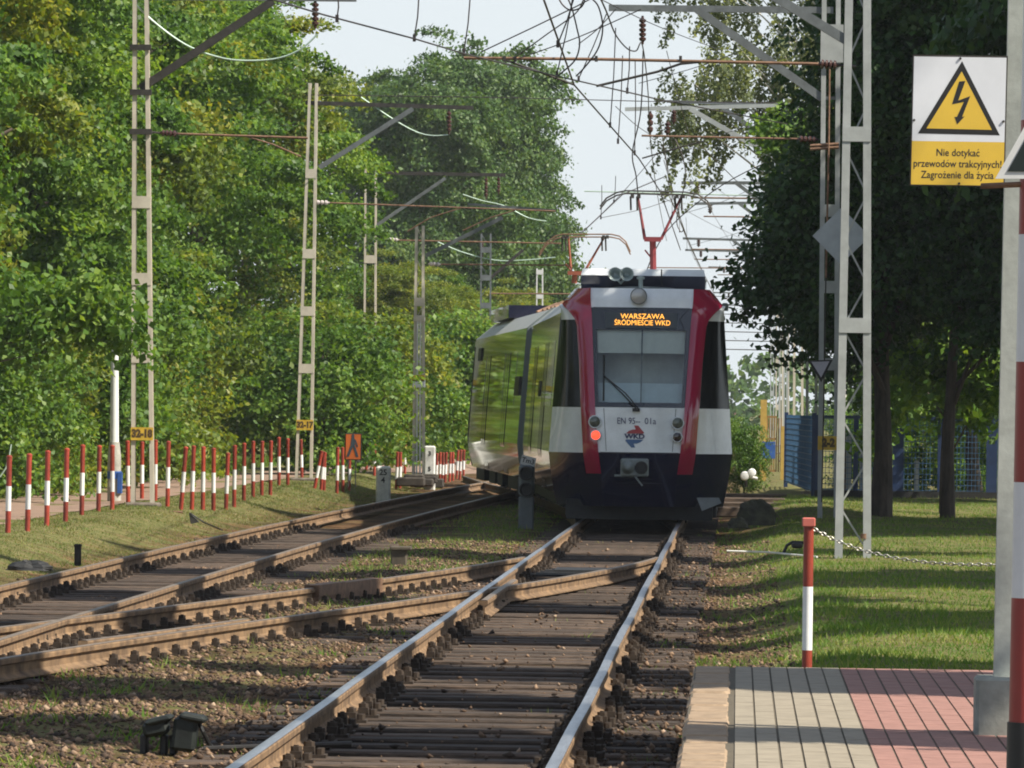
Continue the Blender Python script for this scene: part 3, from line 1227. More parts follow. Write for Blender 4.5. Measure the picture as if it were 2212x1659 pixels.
# near branch of large leaves at the left edge
tb0 = Vector((-12.2, 84, .05))
bl = [(-10.6, 83, 3.5, .9, .8, .35), (-9.7, 82.5, 3.2, .8, .7, .3), (-9.1, 82.5, 2.95, .55, .6, .25), (-10.2, 83, 2.75, .6, .7, .25), (-11.2, 83, 4.3, .9, .9, .6), (-12.2, 84, 5.2, 1.2, 1.2, .9), (-8.65, 82.5, 3.1, .6, .5, .3), (-8.9, 82.5, 3.35, .5, .5, .25), (-8.6, 82.5, 2.72, .5, .5, .3), (-9.4, 82.5, 2.6, .6, .5, .3)]
make_tree('maple_sapling', tb0, (-12.2, 84, 4.8), .07, bl, 6500, .125, m_lf_a, 'young tree with large pale leaves reaching in from the left edge', clump=.24, shell=.1, nlimb=14, per=16, droop=1.2)

# right: dark trees behind the masts, birch, unseen trees set outside the frame to shade the line
rt = [(2.25, 94, 10.6, 'dark leafy tree with the thick trunk right of the tall lattice mast', .19),
      (3.45, 93.5, 10.5, 'dark tree with the thinner trunk left of the warning sign post', .13)]
b1 = [(2.45, 99.5, 7.6, 1.45, 2.3, 2.6), (1.3, 99.5, 5.0, .9, 1.2, 1.2), (.75, 100, 4.0, .75, .9, .7), (1.5, 99, 3.5, .7, .9, .8), (2.9, 100, 5.0, 1.5, 1.5, 1.6), (1.75, 100, 9.7, .8, 1.2, 1.0), (2.1, 99.5, 3.6, .8, .8, .6)]
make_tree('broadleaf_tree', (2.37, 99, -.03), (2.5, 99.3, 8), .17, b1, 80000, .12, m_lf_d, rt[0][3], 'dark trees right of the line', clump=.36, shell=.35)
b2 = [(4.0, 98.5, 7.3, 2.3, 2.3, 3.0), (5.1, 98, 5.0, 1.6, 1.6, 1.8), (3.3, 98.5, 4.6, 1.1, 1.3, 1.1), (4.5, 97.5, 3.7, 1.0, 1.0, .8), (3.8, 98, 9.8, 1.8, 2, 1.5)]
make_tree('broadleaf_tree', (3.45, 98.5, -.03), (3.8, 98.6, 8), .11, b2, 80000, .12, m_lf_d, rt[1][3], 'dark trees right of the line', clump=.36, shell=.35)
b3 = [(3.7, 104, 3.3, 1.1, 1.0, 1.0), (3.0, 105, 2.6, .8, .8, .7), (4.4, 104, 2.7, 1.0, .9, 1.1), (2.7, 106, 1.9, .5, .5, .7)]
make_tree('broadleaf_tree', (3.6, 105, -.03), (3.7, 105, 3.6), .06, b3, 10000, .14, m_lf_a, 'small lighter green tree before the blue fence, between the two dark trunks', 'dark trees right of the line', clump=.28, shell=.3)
# birch behind the right masts
def make_birch():
    base = Vector((2.45, 142, -.03))
    t = thing('birch_tree', 'pale hanging birch behind the overhead line brackets on the right', 'tree', base)
    Cs, outs = [], []
    limbs = []
    tr_top = Vector((2.2, 142, 14.5))
    anchors = []
    for k in range(60):
        zz = rng.uniform(8.6, 15.6)
        xx = 2.0 - rng.uniform(-.55, 1) ** 1 * (3.6 + .06 * (zz - 8))
        yv = 142 + rng.uniform(-2, 2)
        anchors.append((xx, yv, zz))
    for (xx, yv, zz) in anchors:
        limbs.append((xx, yv, zz))
        for s_ in range(9):
            L = rng.uniform(.5, 2.3)
            n = int(L * 60)
            tt = rng.random(n) ** .8
            x0 = xx + rng.normal(0, .42)
            y0 = yv + rng.normal(0, .35)
            P = np.stack([x0 + rng.normal(0, .06, n) + .15 * tt * np.sin(6 * tt + xx), y0 + rng.normal(0, .06, n), zz + rng.normal(0, .15) - tt * L], -1)
            Cs.append(P)
    C = np.concatenate(Cs)
    Q = leaf_quads(C, .10, None, 1.6) - np.array(base)
    cr = bpy.data.objects.new('crown', np_mesh('crown', Q, 4, m_lf_bi))
    COL.objects.link(cr)
    cr.parent = t
    trunk_mb(base, tr_top, .15, limbs, .3).build('trunk', m_birchb, t, smooth=True)


make_birch()

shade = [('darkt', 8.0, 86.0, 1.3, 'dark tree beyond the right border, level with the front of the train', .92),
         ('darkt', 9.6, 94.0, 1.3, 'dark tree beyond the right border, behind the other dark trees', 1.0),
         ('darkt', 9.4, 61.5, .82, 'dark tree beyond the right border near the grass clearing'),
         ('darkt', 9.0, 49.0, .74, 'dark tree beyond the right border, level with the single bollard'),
         ('column', 7.6, 24.6, 1.0, 'unseen slender dark tree added to cast shade, beyond the right border behind the sign post', .55),  # from here on: unseen slender trees added to throw bands of shadow
         ('column', 8.0, 30.3, 1.0, 'unseen slender dark tree added to cast shade, beyond the right border at the platform end', 1.45),
         ('column', 9.5, 38.6, 1.0, 'unseen slender tall tree added to cast shade, beyond the right border beside the bollard', 1.3),
         ('tallcol', 10.0, 34.5, 1.0, 'unseen tall slender tree with a high crown, added for its shade, beyond the right border near the platform end', .9),
         ('tallcol', 10.5, 44.5, 1.0, 'unseen tall slender tree with a high crown, added for its shade, beyond the right border across from the crossover', .8),
         ('tallcol', 10.0, 52.5, 1.0, 'unseen tall slender tree with a high crown, added for its shade, beyond the right border across from the frog', 1.1),
         ('tallcol', 10.5, 61.0, 1.0, 'unseen tall slender tree with a high crown, added for its shade, beyond the right border across from the turnout toe', 1.0),
         ('tallcol', 11.0, 71.0, 1.0, 'unseen tall slender tree with a high crown, added for its shade, beyond the right border short of the train', 1.3)]
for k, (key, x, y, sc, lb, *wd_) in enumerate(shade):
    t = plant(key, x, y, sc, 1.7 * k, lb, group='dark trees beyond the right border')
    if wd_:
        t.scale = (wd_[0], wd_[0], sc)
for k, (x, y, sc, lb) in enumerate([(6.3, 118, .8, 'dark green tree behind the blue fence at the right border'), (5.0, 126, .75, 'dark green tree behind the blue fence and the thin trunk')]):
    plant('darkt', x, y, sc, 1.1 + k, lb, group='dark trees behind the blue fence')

b4 = [(1.25, 126, 6.0, .8, .9, .75), (1.0, 126, 7.6, .7, .8, .6), (1.9, 126, 5.0, 1.0, 1.0, 1.0), (2.4, 126, 7, 1.2, 1.2, 1.4)]
make_tree('broadleaf_tree', (2.2, 126.5, -.03), (2.2, 126.5, 6.5), .08, b4, 22000, .12, m_lf_a, 'lighter green tree in the sun behind the pale channel mast', 'dark trees right of the line', clump=.3, shell=.3)
for k, (x, Y, sc, lb) in enumerate([(1880, 133, .62, 'low shrub behind the blue fence left of the thick trunk'), (2000, 134, .75, 'shrub behind the blue fence between the two trunks'),
                                    (2110, 132, .7, 'shrub behind the blue fence left of the warning sign post'), (2190, 135, .8, 'shrub behind the blue fence at the right border')]):
    plant('bush', px(x, Y), Y, sc, 1.1 * k, lb, name='shrub', group='shrubs behind the blue fence', cat='shrub')
# far wood closing the view down the line, hazy shrub beside the yellow gate
V = []
C, out, cc = crown_points([(X, 520 + 40 * math.sin(X), 2.5, 9, 9, 4.6 + 2 * math.sin(X * 1.7)) for X in np.arange(-60, 70, 7.5)], 26000, 1.0, .4, 40)
o = bpy.data.objects.new('far_wood', np_mesh('far_wood', leaf_quads(C, .75), 4, m_lf_b))
COL.objects.link(o)
tag(o, 'low hazy wood closing the view at the end of the line', 'wood', kind='stuff')
plant('bush', px(1612, 136), 136, .36, .5, 'tall green shrub left of the yellow gate post', name='shrub', group='shrubs at the forest edge', zs=1.6, cat='shrub')

# ------------------------------------------------------------------ masts of the overhead line
def plate_text(body, c, h, parent, col=None, xs=1.0):
    return text_mb(body, h, Vector(c), (1, 0, 0), (0, 0, 1), (0, -.004, 0), bold=.012, xs=xs).build('number', col or m_blk, parent)


def mast(name, label, Y, lb, rb, yb, lt, rt_, yt, bat, lw, mat, lattice=False, plate=None, dep=.14, bh=26, group='overhead line masts', foot=True, ladder=None):
    b0 = W((lb + rb) / 2, yb, Y)
    root = thing(name, label, 'mast', (b0.x, Y, float(gz(b0.x, Y))), group)
    zb = float(gz(b0.x, Y)) - .1
    legs = []
    for a, b_ in ((lb, lt), (rb, rt_)):
        p = W(a, yb, Y)
        q_ = W(b_, yt, Y)
        p = p + (p - q_) * ((zb - p.z) / (p.z - q_.z)) if True else p
        m2 = MB()
        # channel: web and two flanges
        m2.beam(p, q_, dep, lw * .16, up=(1, 0, 0))
        sgn = 1 if a == lb else -1
        for sy in (-1, 1):
            d = Vector((0, sy * dep * .5, 0))
            m2.beam(p + d, q_ + d, dep * .09, lw, up=(1, 0, 0))
        m2.build('leg', mat, root)
        legs.append((p, q_))
    def at(i, y):
        p, q_ = legs[i]
        z = W((lb + rb) / 2, y, Y).z
        t = (z - p.z) / (q_.z - p.z)
        return p.lerp(q_, t)
    k = 12960.0 / Y
    for y in bat:
        a, b_ = at(0, y), at(1, y)
        for sy in (-1, 1):
            m2 = MB()
            m2.box(((a.x + b_.x) / 2, Y + sy * (dep * .545 + .006), (a.z + b_.z) / 2), (abs(b_.x - a.x) + lw * 1.0, .01, bh / k))
            m2.build('batten_plate', mat, root)
    if lattice:
        m2 = MB()
        y = yt
        i = 0
        stp = abs(rb - lb) * 1.55
        while y + stp < yb:
            a, b_ = at(i % 2, y), at((i + 1) % 2, y + stp)
            m2.beam(a, b_, .012, .022)
            y += stp
            i += 1
        m2.build('lattice_bars', mat, root)
    if plate:
        y, body, hh = plate
        a, b_ = at(0, y), at(1, y)
        m2 = MB()
        wd = abs(b_.x - a.x) + lw * 1.15
        c = Vector(((a.x + b_.x) / 2, Y - dep * .55 - .02, a.z))
        m2.box(c, (wd, .012, hh / k))
        po = m2.build('number_plate', m_yel, root)
        if body:
            plate_text(body, c + Vector((0, -.004, 0)), hh / k * .8, po, M('worn_lettering', (.10, .06, .02), .6, 0, .3, 20), xs=.85)
    if foot:
        m2 = MB()
        c = (legs[0][0] + legs[1][0]) / 2
        m2.bbox((c.x, Y, float(gz(c.x, Y)) + .0), (abs(legs[0][0].x - legs[1][0].x) + .25, .5, .12), .03)
        m2.build('foundation', m_oldc, root)
    root['_Y'] = Y
    return root, at


def insulator(p0, p1, r, parent, mat=None, n=5, name='insulator'):
    p0, p1 = Vector(p0), Vector(p1)
    L = (p1 - p0).length
    prof = [(0, r * .3)]
    for i in range(n):
        h = L * (.1 + .8 * i / n)
        s_ = L * .8 / n
        prof += [(h, r * .45), (h + s_ * .25, r), (h + s_ * .7, r * .9), (h + s_ * .95, r * .45)]
    prof.append((L, r * .3))
    m2 = MB()
    m2.lathe(p0, p1 - p0, prof, 10)
    return m2.build(name, mat or m_ins, parent, smooth=True)


def pbeam(name, root, Y, a, b_, wd, ht, mat, dy0=0, dy1=0, ends=False):
    m2 = MB()
    m2.beam(W(*a, Y + dy0), W(*b_, Y + dy1), wd, ht)
    return m2.build(name, mat, root)


def ptube(name, root, Y, pts, r, mat, dY=None):
    m2 = MB()
    P = [W(x, y, Y + (dY[i] if dY else 0)) for i, (x, y) in enumerate(pts)]
    m2.tube(P, r, 6)
    return m2.build(name, mat, root)


# A: first mast on the left
A, atA = mast('catenary_mast', 'first tall mast on the left with yellow plate 32-18, nearest of the left row', 95, 288, 329, 1085, 292, 316, -90, (437, 603, 771), .062, m_cream, plate=(937, '32-18', 28))
pbeam('strut', A, 95, (303, 192), (590, 2), .09, .12, m_darkst)
pbeam('bracket_arm', A, 95, (300, -8), (770, -4), .09, .11, m_greyst)
insulator(W(345, 287, 95), W(385, 289, 95), .055, A, m_ins, 4)
ptube('registration_tube', A, 95, [(320, 285), (345, 287)], .02, m_darkst)
ptube('registration_tube', A, 95, [(385, 289), (665, 298)], .021, m_rust)
ptube('steady_arm', A, 95, [(530, 294), (590, 312), (650, 338)], .014, m_rust)
insulator(W(681, 0, 95), W(681, 62, 95), .06, A, m_ins, 5)
for y in (200, 285, 103):
    m2 = MB()
    p, q_ = atA(0, y), atA(1, y)
    m2.box(((p.x + q_.x) / 2, 95 - .09, p.z), (abs(q_.x - p.x) + .14, .04, .09))
    m2.build('clamp', m_darkst, A)
# B
B, atB = mast('catenary_mast', 'second mast on the left with yellow plate 32-17 and a dark cross arm', 128, 640, 672, 1045, 670, 684, 180, (548, 672, 796, 375), .06, m_cream, plate=(918, '32-17', 22), bh=20)
pbeam('bracket_arm', B, 128, (660, 222), (1022, 233), .07, .085, m_darkst)
pbeam('strut', B, 128, (690, 362), (892, 235), .08, .10, m_greyst)
insulator(W(970, 236, 128), W(970, 290, 128), .055, B, m_ins, 5)
insulator(W(680, 437, 128), W(712, 438, 128), .055, B, m_insw, 3)
ptube('registration_tube', B, 128, [(712, 438), (1200, 456)], .018, m_rust)
ptube('steady_arm', B, 128, [(1000, 448), (930, 470), (880, 500)], .014, m_rust)
ptube('steady_arm', B, 128, [(1120, 452), (1060, 470), (1000, 498)], .014, m_rust)
# C
Cm, atC = mast('catenary_mast', 'thin third mast on the left behind the walker warning panel, bare of plates', 158, 786, 810, 1015, 790, 812, 345, (803, 560), .05, m_cream, bh=17)
pbeam('bracket_arm', Cm, 158, (800, 373), (1092, 378), .08, .09, m_darkst)
pbeam('strut', Cm, 158, (812, 488), (962, 385), .07, .085, m_greyst)
insulator(W(1050, 380, 158), W(1050, 430, 158), .05, Cm, m_ins, 5)
insulator(W(1077, 380, 158), W(1077, 420, 158), .05, Cm, m_ins, 4)
insulator(W(838, 517, 158), W(862, 518, 158), .05, Cm, m_insw, 3)
ptube('registration_tube', Cm, 158, [(862, 519), (1212, 526)], .022, m_rust)
# D : lattice mast
D, atD = mast('lattice_mast', 'broad pale lattice mast with a yellow and white band, left of the train', 145, 893, 915, 1032, 900, 914, 488, (652, 690), .06, m_cream, lattice=True, dep=.24, bh=18)
for y, mt, h in ((817, m_yel, 14), (829, m_white, 16), (690, m_cream, 8)):
    p, q_ = atD(0, y), atD(1, y)
    m2 = MB()
    m2.box(((p.x + q_.x) / 2, 145, p.z), (abs(q_.x - p.x) + .075, .34, h * 145 / 12960))
    m2.build('band', mt, D)
m2 = MB()
for s_ in (.33, .67):
    p0, p1 = atD(0, 690), atD(1, 690)
    q0, q1 = atD(0, 1025), atD(1, 1025)
    m2.beam(p0.lerp(p1, s_) + Vector((0, -.135, 0)), q0.lerp(q1, s_) + Vector((0, -.135, 0)), .03, .04)
m2.build('cable_duct', m_white, D)
insulator(W(925, 570, 145), W(952, 571, 145), .055, D, m_insw, 3)
ptube('registration_tube', D, 145, [(952, 571), (1240, 573)], .02, m_rust)
pbeam('strut', D, 145, (920, 552), (1085, 470), .08, .09, m_greyst)
pbeam('bracket_arm', D, 145, (1010, 441), (1200, 455), .05, .06, m_greyst)
# E, F
E, atE = mast('lattice_mast', 'dark narrow lattice mast rising behind the rear of the train', 190, 1036, 1058, 1000, 1040, 1060, 505, (540, 600, 660, 720), .05, m_greyst, lattice=True, bh=12)
ptube('registration_tube', E, 190, [(1060, 634), (1250, 635)], .025, m_rust)
pbeam('strut', E, 190, (1060, 600), (1130, 540), .08, .09, m_darkst)
insulator(W(1040, 520, 190), W(1040, 560, 190), .07, E, m_ins, 5)
F, atF = mast('catenary_mast', 'white twin-leg mast far away, just left of the red rear pantograph', 210, 1158, 1172, 900, 1160, 1172, 580, (588, 640), .045, m_white, bh=10)

# right hand masts
R1, atR1 = mast('catenary_mast', 'pale channel mast with rusty rod behind the nearer lattice mast', 95, 1771, 1806, 1100, 1781, 1811, -60, (455, 620, 787, 130), .075, m_galv, plate=(957, '2-2', 30), foot=False)
pbeam('bracket_arm', R1, 95, (1315, 17), (1800, 22), .09, .10, m_greyst)
pbeam('strut', R1, 95, (1505, 20), (1776, 212), .10, .12, m_greyst)
pbeam('strut', R1, 95, (1775, 212), (1812, 212), .14, .05, m_greyst)
insulator(W(1388, 34, 95), W(1388, 96, 95), .06, R1, m_ins, 5)
insulator(W(1722, 300, 95), W(1768, 302, 95), .055, R1, m_ins, 4)
ptube('registration_tube', R1, 95, [(1386, 293), (1722, 300)], .018, m_rust)
ptube('steady_arm', R1, 95, [(1387, 342), (1445, 325), (1518, 305)], .014, m_darkst)
ptube('tension_rod', R1, 94.75, [(1792, 140), (1790, 320), (1784, 600)], .018, m_rust)
ptube('tension_cable', R1, 94.75, [(1784, 600), (1779, 900), (1775, 1085)], .012, m_darkst)
m2 = MB()
c = W(1797, 95, 95)
m2.box(c + Vector((0, -.12, 0)), (.36, .05, .6))
m2.build('anchor_frame', m_galv, R1)
for y in (315, 322):
    ptube('clamp', R1, 94.8, [(1750, y), (1812, y - 4)], .03, m_rust)
R2, atR2 = mast('lattice_mast', 'nearest lattice mast on the right with crossed thin bars, standing in the grass', 72, 1811, 1873, 1220, 1835, 1873, -60, (290, 703), .095, m_galv, lattice=True, dep=.12, bh=32, foot=False)
pbeam('strut', R2, 72, (1660, -15), (1830, 88), .09, .11, m_greyst)
insulator(W(1768, 138, 72), W(1812, 141, 72), .06, R2, m_ins, 4)
ptube('registration_tube', R2, 72, [(1002, 125), (1300, 128), (1768, 138)], .021, m_rust)
ptube('registration_tube', R2, 72, [(1812, 141), (1850, 143)], .02, m_darkst)
ptube('steady_arm', R2, 72, [(1093, 130), (1165, 155), (1240, 183)], .015, m_darkst)
ptube('steady_arm', R2, 72, [(1288, 186), (1420, 155), (1470, 138), (1510, 134)], .017, m_darkst)
for x in (1090, 1113, 1288, 1470):
    m2 = MB()
    m2.box(W(x, 127, 72), (.035, .05, .07))
    m2.build('clamp', m_darkst, R2)
pbeam('stay_wire', R2, 72, (1862, 1165), (1822, 1210), .008, .008, m_darkst)
m2 = MB()
c = W(1865, 1158, 72)
m2.cyl(c + Vector((0, -.07, -.03)), c + Vector((0, -.07, .03)), .035)
m2.build('earthing_clamp', m_rust, R2)
# square white board seen from behind, fixed to both right hand masts
m2 = MB()
cb = W(1817, 510, 73)
hs = 62 / 178.0
m2.prism([cb + Vector((0, 0, hs)), cb + Vector((-hs, 0, 0)), cb + Vector((0, 0, -hs)), cb + Vector((hs, 0, 0))], (0, .012, 0))
dsg = thing('diamond_board', 'grey diamond board hung behind the nearest lattice mast', 'sign', (cb.x, 73, cb.z - hs))
m2.build('board', M('grey_board_back', (0.30, 0.34, 0.38), .5, 0, .12, 4), dsg)
# small triangular sign on the rear mast
ct = W(1772, 795, 94.5)
k = 12960 / 94.5
tri = thing('triangle_sign', 'small grey triangle pointing down on the pale channel mast', 'sign', (ct.x, 94.5, ct.z - .2))
P = [W(1745, 779, 94.5), W(1799, 777, 94.5), W(1774, 826, 94.5)]
c0 = (P[0] + P[1] + P[2]) / 3
m2 = MB()
m2.prism(P, (0, .012, 0))
m2.build('board', m_blk, tri)
m2 = MB()
m2.prism([c0 + (p - c0) * .72 + Vector((0, -.004, .01)) for p in P], (0, .002, 0))
m2.build('face', M('lilac_grey_face', (.45, .44, .52), .5, 0, .08, 5), tri)
# R3 hidden in the leaves, with its bracket
R3, atR3 = mast('catenary_mast', 'mast almost hidden in the dark leaves with a sloping twin bracket', 128, 1742, 1762, 1060, 1748, 1766, 205, (420, 560, 700), .06, m_galv)
pbeam('bracket_arm', R3, 128, (1350, 236), (1760, 226), .07, .08, m_galv)
pbeam('bracket_arm', R3, 128, (1440, 219), (1760, 231), .05, .06, m_greyst, 1.5, 1.5)
pbeam('strut', R3, 128, (1490, 235), (1705, 358), .09, .10, m_galv)
pbeam('strut', R3, 128, (1705, 358), (1755, 360), .09, .10, m_galv)
pbeam('strut', R3, 128, (1560, 232), (1725, 345), .07, .09, m_greyst, 1.5, 1.5)
insulator(W(1405, 240, 128), W(1404, 292, 128), .07, R3, m_ins, 3)
insulator(W(1443, 262, 128), W(1441, 292, 128), .07, R3, m_ins, 3)
insulator(W(1456, 236, 129.5), W(1455, 268, 129.5), .06, R3, m_ins, 4)
# far masts down the line
farm = [(150, 1715, 1733, 388, (1472, 395), (1700, 395), 'far mast with a long pale cross arm level with the train pantograph'),
        (175, 1700, 1716, 420, (1500, 440), (1680, 437), 'far mast right of the train, its arm just below the pantograph head'),
        (205, 1690, 1703, 520, (1475, 515), (1655, 521), 'far mast seen between the leaves and the train, arm at pantograph knee height'),
        (240, 1683, 1694, 560, (1480, 540), (1660, 545), 'distant mast in the gap right of the train, third from the rear'),
        (290, 1676, 1685, 620, (1530, 577), (1660, 580), 'distant mast in the gap right of the train, second from the rear'),
        (350, 1664, 1671, 690, (1540, 632), (1650, 634), 'most distant mast in the hazy gap right of the train')]
for k, (Y, l, r, yt, a, b_, lb) in enumerate(farm):
    T, atT = mast('catenary_mast', lb, Y, l, r, 1010 if Y < 180 else 960, l + 2, r, yt - 40, (yt + 60, yt + 160, yt + 260), .06, m_galv if k % 2 else m_cream, bh=12, group='far masts in the gap right of the train')
    pbeam('bracket_arm', T, Y, a, (r, b_[1]), .07, .08, m_greyst)
    pbeam('strut', T, Y, (a[0] + (r - a[0]) * .45, a[1]), (l, a[1] + (r - a[0]) * .36), .08, .09, m_greyst)
    ptube('registration_tube', T, Y, [(a[0] + 20, a[1] + 42 * 95 / Y * 1.2), (r, a[1] + 46 * 95 / Y * 1.2)], .024, m_rust)
    insulator(W(a[0] + 34, a[1], Y), W(a[0] + 34, a[1] + 40 * 95 / Y, Y), .07, T, m_ins, 4)

# ------------------------------------------------------------------ wires
def wire(name, label, pts, r=.011, mat=None, sm=True, cat='overhead wire', drop=None, closed=False):
    """pts: (view x, view y, distance)"""
    P = [W(x, y, Y) for x, y, Y in pts]
    if sm and len(P) > 2:
        out = []
        for i in range(len(P) - 1):
            p0 = P[max(i - 1, 0)]
            p1, p2 = P[i], P[i + 1]
            p3 = P[min(i + 2, len(P) - 1)]
            for k in range(6):
                t = k / 6
                out.append(0.5 * ((2 * p1) + (p2 - p0) * t + (2 * p0 - 5 * p1 + 4 * p2 - p3) * t * t + (3 * p1 - p0 - 3 * p2 + p3) * t ** 3))
        out.append(P[-1])
        P = out
    m2 = MB()
    m2.tube(P, r, 5)
    if drop:
        root = thing(name, label, cat, P[0])
        m2.build('wire', mat or m_wire, root)
        for (x0, y0, x1, y1, Y) in drop:
            m3 = MB()
            a, b_ = W(x0, y0, Y), W(x1, y1, Y)
            m3.tube([a, a.lerp(b_, .5) + Vector((.01, 0, 0)), b_], .007, 4)
            m3.box(b_, (.03, .03, .07))
            m3.build('dropper', m_wire, root)
        return root
    o = m2.build(name, mat or m_wire, origin=P[0])
    return tag(o, label, cat)


wire('contact_wire', 'thick dark contact wire running down over the front pantograph', [(1150, -60, 50), (1175, 0, 53), (1240, 183, 66), (1380, 342, 83), (1426, 413, 92.5), (1470, 540, 130)], .010, sm=False,
     drop=[(1330, 60, 1318, 270, 76), (1345, 120, 1335, 305, 79), (1372, 130, 1371, 330, 82), (1240, -5, 1205, 95, 58)])
wire('contact_wire', 'long contact wire slanting across the sky from upper left to the right', [(560, -10, 50), (699, 32, 54.5), (896, 84, 58.5), (1005, 117, 61.5), (1187, 161, 65), (1359, 200, 69), (1419, 214, 71), (1700, 268, 95)], .009, sm=False,
     drop=[(730, -10, 728, 40, 55), (905, -10, 895, 82, 58.5), (1016, -10, 1002, 112, 61.5), (1238, -10, 1203, 160, 65.5), (1360, 100, 1355, 196, 69)])
wire('messenger_wire', 'messenger wire slanting from the registration tube up to the top edge', [(1040, 112, 71), (1150, 60, 70), (1245, 14, 69), (1290, -10, 68)], .008, sm=False)
wire('messenger_wire', 'second messenger wire slanting up from the tube clamp to the top edge', [(1113, 124, 72), (1180, 75, 71), (1242, 30, 70), (1260, 0, 69)], .008)
wire('jumper_cable', 'open loop of dark jumper cable hanging over the contact wire', [(1276, -5, 66), (1293, 15, 66), (1302, 60, 66), (1292, 105, 66), (1265, 143, 66), (1244, 165, 66)], .009, cat='cable')
wire('jumper_cable', 'short jumper cable curving inside the larger loop', [(1226, -5, 66), (1236, 20, 66), (1246, 60, 66), (1252, 95, 66), (1242, 130, 66), (1210, 160, 66), (1198, 172, 66)], .009, cat='cable')
wire('jumper_cable', 'small cable loop at the top edge left of the large loop', [(1205, -8, 66), (1215, 10, 66), (1232, 22, 66), (1252, 18, 66), (1262, 5, 66), (1262, -8, 66)], .009, cat='cable')
wire('messenger_wire', 'messenger wire bending under the hanging insulator right of the cable loops', [(1294, -10, 70), (1310, 25, 74), (1330, 75, 84), (1355, 105, 90), (1374, 110, 93), (1388, 98, 95), (1400, 200, 118), (1404, 292, 128), (1420, 420, 170), (1440, 520, 230)], .011,
     drop=[(1310, 30, 1250, 170, 74)])
wire('contact_wire', 'contact wire winding down between the two right hand insulators', [(1389, 110, 95), (1384, 240, 96), (1366, 330, 97), (1374, 380, 97.5), (1379, 430, 98)], .011, cat='cable')
wire('cross_span_wire', 'thin level wire crossing the sky between the two mast rows', [(660, 205, 128), (1100, 211, 128), (1400, 219, 128), (1745, 223, 128)], .010, sm=False)
wire('feeder_cable', 'pale cable sagging from the first left mast to its hanging insulator', [(280, -5, 95), (330, 45, 95), (400, 96, 95), (470, 123, 95), (530, 131, 95), (600, 126, 95), (650, 106, 95), (686, 74, 95)], .016, m_pwire, cat='cable')
wire('feeder_cable', 'pale cable sagging under the cross arm of the second left mast', [(780, 210, 128), (850, 258, 128), (900, 285, 128), (935, 293, 128), (968, 291, 128)], .014, m_pwire, cat='cable')
wire('feeder_cable', 'pale cable sagging below the twin insulators of the third left mast', [(1000, 420, 158), (1040, 433, 158), (1090, 445, 158), (1140, 470, 158), (1180, 478, 158)], .016, m_pwire, cat='cable')
wire('feeder_cable', 'pale cable sagging in front of the dark narrow lattice mast', [(940, 520, 190), (1000, 545, 190), (1070, 562, 190), (1130, 562, 190), (1200, 556, 190)], .018, m_pwire, cat='cable')
wire('feeder_cable', 'pale cable falling beside the rear pantograph', [(1270, 610, 205), (1215, 700, 205), (1150, 772, 205)], .02, m_pwire, sm=False, cat='cable')
# further wires that cross above the train and in the gap to its right
wire('contact_wire', 'wire crossing left of the front pantograph toward the far trees', [(1440, 380, 130), (1345, 420, 120), (1265, 495, 112), (1225, 530, 108)], .012, sm=False, drop=[(1330, 380, 1326, 435, 118), (1300, 400, 1298, 470, 115)])
wire('contact_wire', 'wire rising right across the front pantograph head', [(1385, 615, 135), (1440, 500, 135), (1560, 400, 135), (1700, 330, 135)], .012)
wire('contact_wire', 'wire falling from the left contact kink toward the right leaves', [(1500, 300, 128), (1590, 390, 150), (1660, 430, 175), (1760, 470, 200)], .011, sm=False)
wire('cross_span_wire', 'bright level wire at the height of the pantograph head', [(1262, 413, 150), (1450, 418, 150), (1725, 425, 150)], .016, m_pwire, sm=False)
wire('cross_span_wire', 'level wire just above the train roof on the right', [(1400, 578, 240), (1690, 580, 240)], .022, m_rust, sm=False)
for k in range(6):
    Y = 160 + 22 * k
    x0, x1 = 1478 + 7 * k, 1520 + 11 * k
    wire('messenger_wire', ORD[k] + ' thin wire from the top in the fan of wires right of the front pantograph',
         [(1425 + 3 * k, 250 + 32 * k, 110 + 12 * k), (1450 + 9 * k, 430 + 22 * k, 150 + 15 * k), (1500 + 9 * k, 560 + 16 * k, 230 + 16 * k)],   .007 + .001 * k, sm=False,
         drop=[(1442 + 8 * k, 360 + 22 * k, 1444 + 8 * k, 440 + 20 * k, 150 + 12 * k)] if k % 2 else None)
for k in range(7):
    y = 640 + 19 * k
    wire('cross_span_wire', ORD[k] + ' level wire from the top in the gap right of the train', [(1545, y, 300 + 20 * k), (1692, y + 3, 300 + 20 * k)], .018 + .003 * k, m_darkst, sm=False)
for k, (x0, y0, Y0, x1, y1, Y1) in enumerate([(1290, -5, 75, 1560, 110, 110), (1250, 95, 78, 1330, 20, 76), (1440, 110, 100, 1500, 330, 140), (1330, 230, 100, 1420, 300, 120),
                                             (1400, 292, 128, 1640, 470, 190), (1445, 292, 128, 1600, 560, 240), (1260, 500, 130, 1420, 330, 118), (1300, 470, 135, 1480, 420, 140),
                                             (1380, 180, 105, 1640, 95, 100), (1520, 300, 128, 1690, 240, 126), (1480, 460, 160, 1640, 400, 150), (1490, 530, 200, 1680, 470, 180),
                                             (1110, 130, 72, 1385, 20, 70), (1420, 420, 130, 1700, 560, 260)]):
    wire('stay_wire', ORD[k] + ' of the fine stay wires webbed across the sky above the train, counted as they were strung from left to right' if False else ORD[k] + ' fine stay wire webbed across the sky above the train', [(x0, y0, Y0), ((x0 + x1) / 2, (y0 + y1) / 2 + 6, (Y0 + Y1) / 2), (x1, y1, Y1)], .007)
wire('jumper_cable', 'thin cable hanging in a slack curve right of the front pantograph', [(1458, 300, 128), (1475, 340, 128), (1480, 390, 128), (1462, 470, 128), (1470, 500, 128), (1478, 495, 128)], .011, cat='cable')
